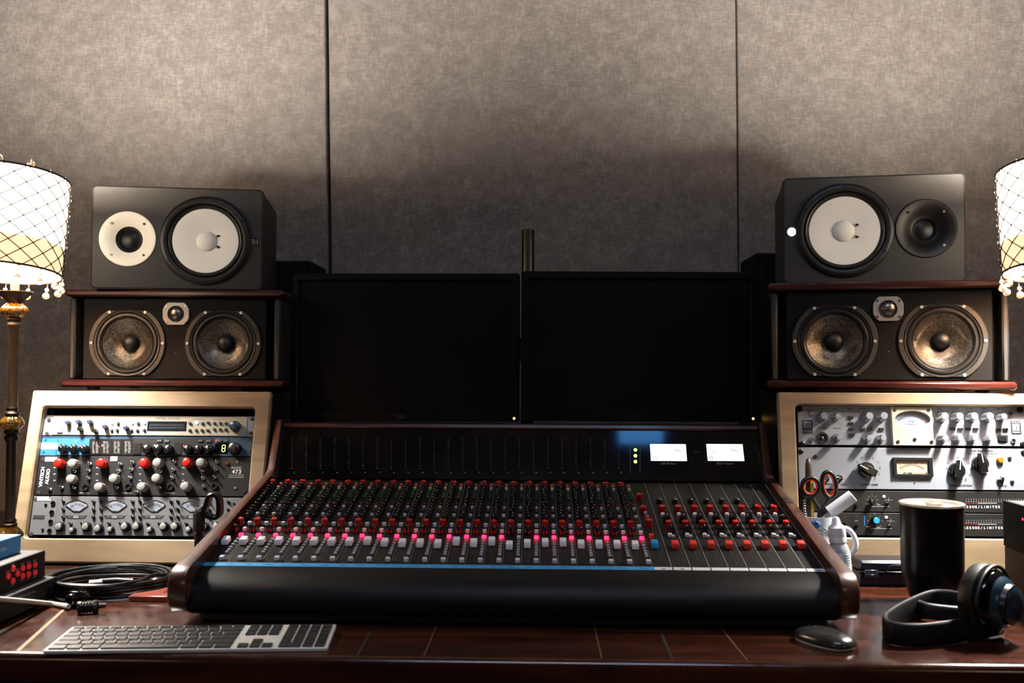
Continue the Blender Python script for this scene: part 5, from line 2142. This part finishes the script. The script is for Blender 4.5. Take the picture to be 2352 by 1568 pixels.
# tumbler
Y = 1.83
S = F_PX / Y
q = WY(2142, 1373, Y)
tm = thing('tumbler', 'tall black tumbler with a clear lid, in front of the right rack', 'cup', TR(q.x, Y, DESK))
p = lambda hw: hw / S * 0.925
zz2 = lambda y: CAMZ - (y - 860) / S - DESK
b = MB('tumbler_black')
b.lathe([(0, 0), (p(46), 0), (p(49), 0.003), (p(50), 0.010), (p(55), zz2(1352)), (p(62), zz2(1328)), (p(70), zz2(1306)), (p(72.5), zz2(1290)), (p(73), zz2(1200)), (p(74), zz2(1153)), (p(73.5), zz2(1150)), (p(71.5), zz2(1150)), (p(71), zz2(1156)), (0, zz2(1158))], 64)
b.build('body', tm)
b = MB('lid_clear')
b.lathe([(0, zz2(1155)), (p(70.5), zz2(1155)), (p(70.5), zz2(1149.5)), (p(75.5), zz2(1149)), (p(76), zz2(1145)), (p(73), zz2(1143)), (p(66), zz2(1146)), (p(62), zz2(1150)), (0, zz2(1150))], 64)
b.build('lid', tm)
b = MB('lid_clear')
b.box((0, -0.01, zz2(1146)), (0.026, 0.018, 0.005), 0.002)
b.build('lid_slider', tm)

# mug with tools
Y = 1.966
S = F_PX / Y
q = WY(1876, 1300, Y)
MM = TR(q.x, Y, DESK)
mg = thing('mug', 'white mug with a blue flower, holding scissors and pens behind the mixing desk cheek', 'mug', MM)
zz3 = lambda y: CAMZ - (y - 860) / S - DESK
hm_ = zz3(1175)
r_ = 0.0370
b = MB('ceramic')
b.lathe([(0, 0), (r_ * 0.8, 0), (r_ * 0.84, 0.003), (r_ * 0.9, 0.03), (r_, hm_ - 0.02), (r_ * 1.04, hm_), (r_ * 0.99, hm_), (r_ * 0.93, hm_ - 0.02), (r_ * 0.82, 0.006), (0, 0.006)], 56)
b.build('mug_body', mg)
b = MB('ceramic')
hy = [(r_ * 0.98, 0.112), (r_ + 0.020, 0.116), (r_ + 0.034, 0.098), (r_ + 0.033, 0.078), (r_ + 0.014, 0.058), (r_ * 0.93, 0.056)]
b.tube(catmull([(x * cos(-0.35), x * sin(-0.35), z) for x, z in hy], 6), 0.0052, 10)
b.build('mug_handle', mg)
b = MB('ceramic_blue')


def on_mug(a, z):
    rr = r_ * (0.9 + 0.1 * (z - 0.03) / (hm_ - 0.05)) + 0.0009
    return Vector((rr * cos(radians(a)), rr * sin(radians(a)), z))


fa, fz = -108, hm_ - 0.013
for j in range(9):
    a = 2 * pi * j / 9
    b.sphere(tuple(on_mug(fa + 9 * cos(a), fz + 0.0048 * sin(a))), 0.0030, 8, 6)
b.sphere(tuple(on_mug(fa, fz)), 0.0026, 8, 6)
b.build('flower_print', mg)
b = MB('ceramic_green')
for pts in ([(-100, hm_ - 0.008), (-85, hm_ - 0.020), (-65, hm_ - 0.028)], [(-105, hm_ - 0.022), (-85, hm_ - 0.026), (-62, hm_ - 0.032)], [(-112, hm_ - 0.028), (-88, hm_ - 0.031), (-62, hm_ - 0.033)]):
    b.tube([tuple(on_mug(a, z)) for a, z in pts], 0.0007, 5)
b.build('stem_print', mg)


def mp(px, py, dy=0.0):
    return WY(px, py, Y + dy)


zb_ = DESK + 0.008
sc_ = thing('scissors', 'scissors with black and orange handles standing in the white mug', 'scissors', MM)
MI = MM.inverted()
for cx_, cy_, rx, ry, rot, ex in ((1861.5, 1117, 19.5, 20, 12, 1882), (1904, 1113, 16, 30, -8, 1889)):
    ring = []
    for j in range(40):
        a = 2 * pi * j / 40
        x, y = rx * cos(a), ry * sin(a)
        x, y = x * cos(radians(rot)) - y * sin(radians(rot)), x * sin(radians(rot)) + y * cos(radians(rot))
        ring.append(MI @ mp(cx_ + x, cy_ + y, -0.004 if cx_ < 1880 else 0.004))
    b = MB('rubber_black')
    b.tube(ring, 0.0044, 10, True)
    lowest = min(ring, key=lambda v_: v_.z)
    e0 = MI @ mp(ex, 1170, 0)
    b.tube(catmull([lowest, (lowest + e0) / 2 + Vector((0.001, 0, 0)), e0, e0 + Vector((0.0, 0, -0.020))], 6), [0.0046] * 19, 8)
    hd = b.build('handle', sc_)
    c3 = sum(ring, Vector()) / len(ring)
    b = MB('scissor_orange')
    b.tube([c3 + (v_ - c3) * 0.86 for v_ in ring], 0.0034, 8, True)
    b.build('handle_lining', hd)
b = MB('steel')
e0 = MI @ mp(1885, 1180, 0)
b.box((e0.x, 0.0, (e0.z + 0.012) / 2), (0.012, 0.002, e0.z - 0.012), 0.0006)
b.build('blades', sc_)


def rod(name, label, cat, px0, py0, pxb, dy0, dyb, r, mat, tip=None, parts=None):
    top_ = MI @ mp(px0, py0, dy0)
    bot_ = Vector(((pxb - 1876) / S, dyb, 0.009))
    d = (top_ - bot_)
    t_ = thing(name, label, cat, MM)
    rot = Vector((0, 0, 1)).rotation_difference(d.normalized()).to_matrix().to_4x4()
    return t_, TR(bot_) @ rot, d.length


t_, M_, ln = rod('pen_knife', 'brown-handled hobby tool standing tallest in the white mug', 'tool', 1856, 1051, 1868, 0.016, 0.010, 0.006, 'pen_brown')
b = MB('pen_brown')
b.lathe([(0, 0.05), (0.0045, 0.05), (0.0062, ln * 0.6), (0.0064, ln * 0.93), (0.0040, ln * 0.985), (0, ln)], 16, M_)
b.build('handle', t_)
b = MB('steel')
b.cyl(0.0018, 0.0, 0.052, 10, M=M_)
b.build('shaft', t_)
t_, M_, ln = rod('pencil', 'flat yellow pencil in the mug, seen through the scissor handle', 'pencil', 1864, 1098, 1872, 0.010, 0.010, 0.004, 'pencil_yellow')
b = MB('pencil_yellow')
b.lathe([(0.0040, 0.012), (0.0040, ln - 0.001), (0.0034, ln), (0, ln)], 6, M_)
b.build('barrel', t_)
b = MB('pen_brown')
b.lathe([(0, 0.0), (0.0010, 0.003), (0.0040, 0.012), (0, 0.012)], 6, M_)
b.build('point', t_)
t_, M_, ln = rod('brush', 'black ribbed brush handle at the rim of the white mug beside the rack', 'brush', 1842, 1122, 1858, -0.002, -0.003, 0.005, 'black_plastic')
b = MB('black_plastic')
pr = [(0, 0.02), (0.004, 0.02)]
for j in range(10):
    z = ln * (0.62 + 0.028 * j)
    pr += [(0.0058, z), (0.0044, z + ln * 0.012)]
pr += [(0.0058, ln * 0.93), (0.0045, ln), (0, ln)]
b.lathe(pr, 14, M_)
b.build('handle', t_)
b = MB('steel')
b.cyl(0.0026, 0, 0.022, 10, M=M_)
b.build('ferrule', t_)
# white marker leaning far out of the mug
a0, a1 = MI @ mp(1905, 1177, -0.005), MI @ mp(1959, 1138, -0.012)
d = (a1 - a0).normalized()
rot = Vector((0, 0, 1)).rotation_difference(d).to_matrix().to_4x4()
mk = thing('marker_pen', 'white marker with a fat cap leaning out of the mug towards the rack', 'marker', MM)
ln = (a1 - a0).length
b = MB('bottle_white')
b.cyl(0.0125, 0, ln, 24, bev=0.0012, M=TR(a0) @ rot)
b.build('cap', mk)
b = MB('steel')
b.lathe([(0.0045, -0.042), (0.0045, -0.016), (0.006, -0.012), (0.006, 0.001), (0, 0.001)], 14, TR(a0) @ rot)
b.build('barrel', mk)

# bottle with a labelled wrap
Y = 1.80
S = F_PX / Y
q = WY(1928, 1381, Y)
bt = thing('squeeze_bottle', 'small clear bottle with white cap and printed label behind the right wooden cheek', 'bottle', TR(q.x + 0.008, Y, DESK + 0.0015) @ RY(-5.0))
zz4 = lambda y: CAMZ - (y - 860) / S - DESK
p = lambda hw: hw / S
b = MB('bottle_clear')
b.lathe([(0, 0), (p(23), 0), (p(24), 0.004), (p(24), zz4(1258)), (p(21), zz4(1246)), (p(17), zz4(1238)), (p(17), zz4(1232)), (0, zz4(1232))], 36)
b.build('body', bt)
b = MB('label_pale')
b.lathe([(p(24) + 0.0004, 0.008), (p(24) + 0.0004, zz4(1258))], 36, None, -175, 80)
lb = b.build('label_wrap', bt)
b = MB('ink_grey')
rr = p(24) + 0.0008
rnd2 = random.Random(3)
for j in range(16):
    z = zz4(1266) - j * 0.0042
    if z < 0.012:
        break
    for k_ in range(1):
        a0_ = -82
        a1_ = a0_ + rnd2.uniform(30, 48)
        vs = [(rr * cos(radians(a)), rr * sin(radians(a)), z + dz) for dz in (0, 0.0013) for a in (a0_, (a0_ + a1_) / 2, a1_)]
        b.add(vs, [(0, 1, 4, 3), (1, 2, 5, 4)])
b.build('small_print', lb)
b = MB('bottle_white')
b.lathe([(0, zz4(1236)), (p(19), zz4(1236)), (p(19.5), zz4(1226)), (p(19), zz4(1224)), (p(19.5), zz4(1222)), (p(19), zz4(1203)), (p(16), zz4(1200)), (p(11), zz4(1196)), (p(8), zz4(1184)), (p(5), zz4(1180)), (0, zz4(1180))], 32)
b.build('cap', bt)

# black latched case on a sheet of paper
pc = thing('paper_sheet', 'white sheet of paper under the small black latched case', 'paper', TR(0, 0, 0))
b = MB('paper_white')
cs = [WZ(1958, 1333, DESK), WZ(2050, 1347, DESK), WZ(2085, 1332, DESK), WZ(1962, 1300, DESK)]
b.loft([[(v_.x, v_.y, DESK + 0.0002) for v_ in cs], [(v_.x, v_.y, DESK + 0.0008) for v_ in cs]])
b.build('sheet', pc)
x0, x1 = WZ(1956, 1336, DESK).x, WZ(2128, 1336, DESK).x
yf = 1.975
cw, ch, cd = x1 - x0, 0.0495, 0.066
case = thing('latched_case', 'small black plastic case with two latches between bottle and tumbler', 'case', TR((x0 + x1) / 2, yf, DESK + 0.001))
b = MB('case_black')
b.prism(rrect(-cw / 2, 0, cw / 2, 0.027, 0.007), 0, cd, bev=0.004, bev1=0.004)
b.build('lower_shell', case)
b = MB('case_black')
b.prism(rrect(-cw / 2, 0.0285, cw / 2, ch, 0.008), 0, cd, bev=0.005, bev1=0.004)
b.build('lid', case)
b = MB('case_black')
b.box((0, -0.0005, 0.0278), (cw + 0.003, 0.006, 0.003), 0.001)
b.build('lip', case)
for x in (-0.052, 0.052):
    b = MB('case_latch')
    b.box((x, -0.003, 0.025), (0.026, 0.004, 0.015), 0.0012)
    b.m('case_black').box((x, -0.0054, 0.021), (0.019, 0.001, 0.0055), 0.0004)
    b.build('latch', case)
b = MB('case_black')
b.tube(catmull([(-0.022, -0.002, 0.030), (-0.019, -0.006, 0.038), (-0.010, -0.007, 0.041), (0.010, -0.007, 0.041), (0.019, -0.006, 0.038), (0.022, -0.002, 0.030)], 5), 0.0026, 8)
b.build('handle', case)


# desk boxes facing inwards at both edges
def side_box(name, label, cat, xf, y_far, y_near, z0, z1, depth, sgn, mat, top_mat, group=None):
    """Box whose front looks along +x (sgn = 1) or -x; local x runs along its front, front at y = 0."""
    M = TR(xf, (y_far + y_near) / 2, z0) @ RZ(90 * sgn)
    t_ = thing(name, label, cat, M, group)
    wd = y_far - y_near
    b = MB(mat)
    b.box((0, depth / 2 + 0.002, (z1 - z0) / 2), (wd - 0.004, depth - 0.004, z1 - z0 - 0.001), 0.001)
    b.m(top_mat).box((0, depth / 2, z1 - z0 - 0.0006), (wd - 0.002, depth - 0.002, 0.0012))
    b.build('body', t_)
    b = MB(mat)
    b.prism(rrect(-wd / 2, 0.0005, wd / 2, z1 - z0, 0.001, 2), -0.003, 0.002, bev=0.0008)
    b.build('front_panel', t_)
    return t_, M


t_, M_ = side_box('audio_unit', 'black half-width unit lowest in the stack at the left desk edge', 'audio unit', -0.872, 1.786, 1.52, DESK + 0.0056, DESK + 0.0424, 0.24, 1, 'device_black', 'device_top')
for x in (-0.09, 0.09):
    for y in (0.03, 0.2):
        b = MB('rubber_black')
        b.cyl(0.008, -0.004, 0.0006, 14, M=TR(x, y, 0))
        b.build('rubber_foot', t_)
p = Print()


def dq(M, px, py):
    v_ = PL(M, px, py, -0.003)
    return v_.x, max(0.003, v_.z)


b = MB('black_gloss')
x, z = dq(M_, 114, 1364)
b.lathe([(0.0085, 0), (0.0085, 0.006), (0.006, 0.006), (0.0055, 0.001), (0, 0.001)], 20, TR(x, -0.003, z) @ OUT)
b.build('jack_socket', t_)
for j in range(9):
    x, z = dq(M_, 43 + j * 4.4, 1372 - j * 1.8)
    p.quad(TR(x, -0.0034, z) @ OUT, -0.0012, -0.0012, 0.0012, 0.0012, 'ink_light_grey')
for (xa, ya, xb, yb, w_) in ((28, 1411, 71, 1393, 0.0030), (22, 1427, 75, 1405, 0.0018), (88, 1404, 104, 1393, 0.0015), (90, 1357, 101, 1353, 0.002), (0, 1396, 9, 1392, 0.003), (108, 1345, 116, 1342, 0.002), (93, 1366, 103, 1362, 0.003)):
    a_, c_ = dq(M_, xa, ya), dq(M_, xb, yb)
    p.line(TR(0, -0.0034, 0) @ OUT, a_, c_, w_ * 0.6, 'ink_grey')
p.build('panel_marks', t_)

t_, M_ = side_box('audio_unit', 'black unit with red push buttons on its front, at the left desk edge', 'audio unit', -0.893, 1.783, 1.53, DESK + 0.0425, DESK + 0.0895, 0.22, 1, 'device_black', 'device_top')
p = Print()
for (zx, zy, up) in ((120, 698, 1), (196, 582, 1), (266, 660, 1), (347, 575, 1), (443, 547, 1), (539, 522, 1), (192, 775, 0), (345, 697, 0), (438, 672, 0), (538, 645, 0)):
    px, py = zx / 6.817, 1220 + zy / 6.817
    x, z = dq(M_, px, py)
    b = MB('button_red')
    b.lathe([(0, 0), (0.0052, 0), (0.0052, 0.0025), (0.0040, 0.0036), (0, 0.0038)], 18, TR(x, -0.003, z) @ OUT)
    b.build('red_button', t_)
    dz = 0.0075 if up else -0.0075
    p.quad(TR(x, -0.0034, z + dz) @ OUT, -0.006, -0.0009, 0.006, 0.0009, 'ink_light_grey')
p.build('panel_marks', t_)

t_, M_ = side_box('carton', 'blue carton with pale top lying on the red-button unit', 'box', -0.926, 1.76, 1.60, DESK + 0.090, DESK + 0.1215, 0.15, 1, 'box_blue', 'box_top')
p = Print()
p.line(TR(0, -0.0034, 0) @ OUT, dq(M_, 2, 1266), dq(M_, 15, 1259), 0.0016, 'label_pale')
p.line(TR(0, -0.0034, 0) @ OUT, dq(M_, 0, 1262), dq(M_, 9, 1257), 0.0012, 'label_pale')
p.build('carton_marks', t_)

# right edge: black unit on a grille-fronted box
t_, M_ = side_box('grille_box', 'brown perforated speaker box under the black unit at the right desk edge', 'speaker box', 0.851, 1.85, 1.62, DESK, DESK + 0.1025, 0.145, -1, 'kraft_dark', 'kraft_dark')
b = MB('grille_brown')
b.box((0, -0.0032, 0.051), (0.215, 0.002, 0.088), 0.0006)
b.build('grille', t_)
t_, M_ = side_box('audio_unit', 'black unit with grey top and a red light, at the right desk edge', 'audio unit', 0.849, 1.85, 1.60, DESK + 0.103, DESK + 0.185, 0.15, -1, 'device_black', 'device_top')
x, z = dq(M_, 2350, 1192)
b = MB('led_red')
b.cyl(0.0022, 0, 0.001, 12, M=TR(x, -0.003, z) @ OUT)
b.build('power_light', t_)
b = MB('device_black')
b.prism(rrect(x - 0.02, z - 0.006, x + 0.012, z + 0.006, 0.001), -0.0036, -0.0028, bev=0.0003)
b.build('light_window', t_)

# coiled cable
c0 = WZ(248, 1352, DESK)
co = thing('coiled_cable', 'coil of black audio cable lying in front of the left rack', 'cable', TR(c0.x, c0.y, DESK))
rn = random.Random(11)
pts = []
turns = 7
for j in range(turns * 28 + 1):
    a = 2 * pi * j / 28
    tn = j / 28
    w1 = 0.010 * sin(tn * 2.4 + 0.7)
    rx = 0.118 - 0.004 * abs((tn * 1.7) % 3 - 1.5) * 3 + w1
    ry = 0.100 + 0.006 * sin(tn * 3.1)
    zc_ = 0.0046 + 0.0042 * tn * 0.8 + 0.0015 * sin(a * 2 + tn)
    pts.append((rx * cos(a) + 0.004 * sin(tn * 1.9), ry * sin(a) + 0.004 * cos(tn * 2.3), zc_))
pts += [(0.135, 0.02, 0.030), (0.150, 0.045, 0.014), (0.160, 0.075, 0.0046)]
b = MB('cable_black')
b.tube(catmull(pts[::2], 2), 0.0040, 8)
b.build('cable', co)
b = MB('paper_white')
b.tube([(-0.045, 0.020, 0.008), (-0.022, 0.026, 0.009)], 0.0075, 10, flat=0.5)
b.build('cable_tag', co)
b = MB('rubber_black')
b.tube([(-0.03, 0.030, 0.007), (0.0, 0.040, 0.0075), (0.035, 0.035, 0.007)], 0.0065, 10)
b.build('cable_tie', co)


def plug(name, label, px, py, yaw, r, ln, mat):
    q_ = WZ(px, py, DESK)
    t_ = thing(name, label, 'plug', TR(q_.x, q_.y, DESK + r + 0.0004) @ RZ(yaw))
    b = MB(mat)
    pr_ = [(0, -ln / 2), (r * 0.9, -ln / 2), (r, -ln / 2 + 0.002)]
    for j in range(4):
        z = -ln / 4 + j * ln / 7
        pr_ += [(r, z), (r * 0.86, z + 0.0015), (r * 0.86, z + 0.003), (r, z + 0.0045)]
    pr_ += [(r, ln / 2 - 0.003), (r * 0.85, ln / 2), (r * 0.55, ln / 2), (r * 0.5, ln / 2 - 0.008), (0, ln / 2 - 0.008)]
    b.lathe(pr_, 22, RY(90))
    b.build('barrel', t_)
    b = MB('dark_steel')
    b.cyl(r * 0.45, -ln / 2 - 0.012, -ln / 2, 14, M=RY(90))
    b.build('tip', t_)
    return t_


plug('cable_plug', 'glossy black plug lying at the end of the pale cable', 174, 1393, 250, 0.0125, 0.030, 'black_gloss')
plug('cable_plug', 'dull metal plug with ringed grip, lying nearest on the desk', 201, 1408, 205, 0.0105, 0.034, 'dark_steel')
plug('cable_plug', 'silver connector lying beside the left wooden cheek of the mixing desk', 378, 1347, 176, 0.0085, 0.046, 'steel')
# pale cable draped across the lower unit
pc0 = thing('pale_cable', 'pale grey cable draped over the lowest black unit to the plugs', 'cable', TR(0, 0, 0))
P = catmull([WZ(158, 1392, DESK + 0.007), WY(118, 1386, 1.735), WY(78, 1382, 1.682), WY(40, 1378.5, 1.628), WY(0, 1375, 1.575), WY(-40, 1371.5, 1.53)], 8)
b = MB('cable_white')
b.tube(P, 0.0042, 8)
b.build('cable', pc0)

# red disc case
f0 = WZ(295, 1381, DESK)
cdm = TR(f0.x, f0.y, DESK) @ RZ(-1.5)
cd_ = thing('disc_case', 'flat red disc case on the desk beside the left wooden cheek', 'disc case', cdm)
b = MB('cover_red')
b.box((0.068, 0.060, 0.005), (0.136, 0.12, 0.010), 0.0012)
b.build('case', cd_)
b = MB('cover_dark')
b.loft([[(x, y, 0.0101) for x, y in ((0.05, 0.03), (0.10, 0.05), (0.12, 0.09), (0.06, 0.10))], [(x, y, 0.0104) for x, y in ((0.05, 0.03), (0.10, 0.05), (0.12, 0.09), (0.06, 0.10))]])
b.m('pencil_yellow').loft([[(x, y, 0.0104) for x, y in ((0.06, 0.035), (0.085, 0.045), (0.08, 0.06))], [(x, y, 0.0107) for x, y in ((0.06, 0.035), (0.085, 0.045), (0.08, 0.06))]])
b.build('cover_picture', cd_)

# microphone clip on its short arm
Y = 1.94
S = F_PX / Y
q = WY(430, 1344, Y)
mc = thing('microphone_clip', 'black microphone clip on a stubby arm beside the left wooden cheek', 'clip', TR(q.x, Y, DESK))
QI = TR(-q.x, -Y, -DESK)
P_ = lambda x, y, dy=0.0: QI @ WY(x, y, Y + dy)
b = MB('black_paint')
b.lathe([(0, 0), (0.030, 0), (0.030, 0.005), (0.010, 0.009), (0.008, 0.014), (0, 0.014)], 28)
b.build('base', mc)
b = MB('black_gloss')
b.tube(catmull([Vector((0, 0, 0.012)), P_(430, 1310), P_(438, 1288), P_(452, 1266), P_(456, 1250)], 6), 0.0072, 12)
b.build('arm', mc)
b = MB('black_paint')
a0, a1 = P_(456, 1262), P_(457, 1226)
b.tube([a0, a0 + (a1 - a0) * 0.5, a1], 0.0085, 16)
b.m('dark_steel').tube([a1, a1 + Vector((0, 0, 0.008))], 0.0062, 14)
b.m('black_paint').tube([P_(457, 1220), P_(457, 1180), P_(459, 1172)], [0.0115, 0.0115, 0.0095], 18)
b.build('socket', mc)
pts = [(462, 1180), (470, 1158), (478, 1136), (494, 1130), (506, 1138), (510, 1160), (508, 1184), (496, 1193), (480, 1190)]
outer = catmull([P_(x, y) for x, y in pts], 6, True)
inner_px = [(481, 1178), (478, 1160), (480, 1146), (490, 1140), (498, 1146), (501, 1162), (501, 1180), (496, 1186), (488, 1184)]
b = MB('black_plastic')
yo = 0.011
hole_ = catmull([P_(x, y) for x, y in [(482, 1186), (478, 1168), (477, 1150), (484, 1141), (493, 1142), (499, 1155), (501, 1175), (499, 1187), (490, 1190)]], 6, True)
o2 = [(v_.x, v_.z) for v_ in outer]
# start both outlines at matching angles about the centre of the opening
cx_ = sum(v_.x for v_ in hole_) / len(hole_)
cz_ = sum(v_.z for v_ in hole_) / len(hole_)


def radial(poly, n=48):
    out = []
    m = len(poly)
    for i in range(n):
        a = 2 * pi * i / n
        d = Vector((cos(a), sin(a)))
        best = None
        for j in range(m):
            p1_, p2_ = Vector(poly[j]) - Vector((cx_, cz_)), Vector(poly[(j + 1) % m]) - Vector((cx_, cz_))
            e = p2_ - p1_
            det = d.x * (-e.y) + e.x * d.y
            if abs(det) < 1e-12:
                continue
            s_ = (p1_.x * (-e.y) + e.x * p1_.y) / det
            t2 = (d.x * p1_.y - d.y * p1_.x) / det
            if s_ > 0 and -1e-6 <= t2 <= 1 + 1e-6 and (best is None or s_ > best):
                best = s_
        out.append((cx_ + d.x * best, cz_ + d.y * best) if best else (cx_, cz_))
    return out


b.ring(radial(o2), inset(radial(o2), 0.0085), -yo, yo, bev=0.002)
b.build('clip', mc)

# blue panel glowing on the ceiling over the desk
cl = thing('ceiling_panel', 'blue glowing panel on the ceiling, mirrored in the dark meter glass', 'light', TR(0.435, 1.02, 2.80))
b = MB('black_paint')
b.box((0, 0, -0.014), (0.22, 0.16, 0.028), 0.004)
b.build('housing', cl)
b = MB('window_blue')
b.box((0, 0, -0.0288), (0.19, 0.13, 0.002))
b.build('diffuser', cl)

# cool ceiling fitting over the chair in front of the desk
cl = thing('ceiling_light', 'long pale fitting on the ceiling above the place in front of the desk', 'light', TR(0.10, 0.45, 2.80))
b = MB('black_paint')
b.ring(rrect(-0.61, -0.16, 0.61, 0.16, 0.01), rrect(-0.58, -0.13, 0.58, 0.13, 0.01), -0.30, 0.0, bev=0.003, M=RX(-90))
b.build('rim', cl)  # deep black rim added to keep the fitting's light off the wall
b = MB('fitting_glow')
b.box((0, 0, -0.012), (1.16, 0.26, 0.006))
b.build('diffuser', cl)
# ------------------------------------------------------------------ light and picture
w = bpy.data.worlds.new('world')
scene.world = w
w.use_nodes = True
w.node_tree.nodes['Background'].inputs[0].default_value = (0.02, 0.02, 0.022, 1)
w.node_tree.nodes['Background'].inputs[1].default_value = 0.5

# two unseen warm fill lights added behind the camera
for x in (-1.75, 1.75):
    ld = bpy.data.lights.new('warm_fill', 'POINT')
    ld.energy = 8.0
    ld.color = (1.0, 0.76, 0.50)
    ld.shadow_soft_size = 0.14
    lo = bpy.data.objects.new('warm_fill', ld)
    COL.objects.link(lo)
    lo.location = (x, -0.9, 1.72)

scene.view_settings.view_transform = 'Standard'
scene.view_settings.look = 'None'
scene.view_settings.exposure = 0.45
scene.view_settings.gamma = 1.0
scene.view_settings.use_curve_mapping = False
scene.cycles.use_denoising = True
scene.cycles.max_bounces = 8
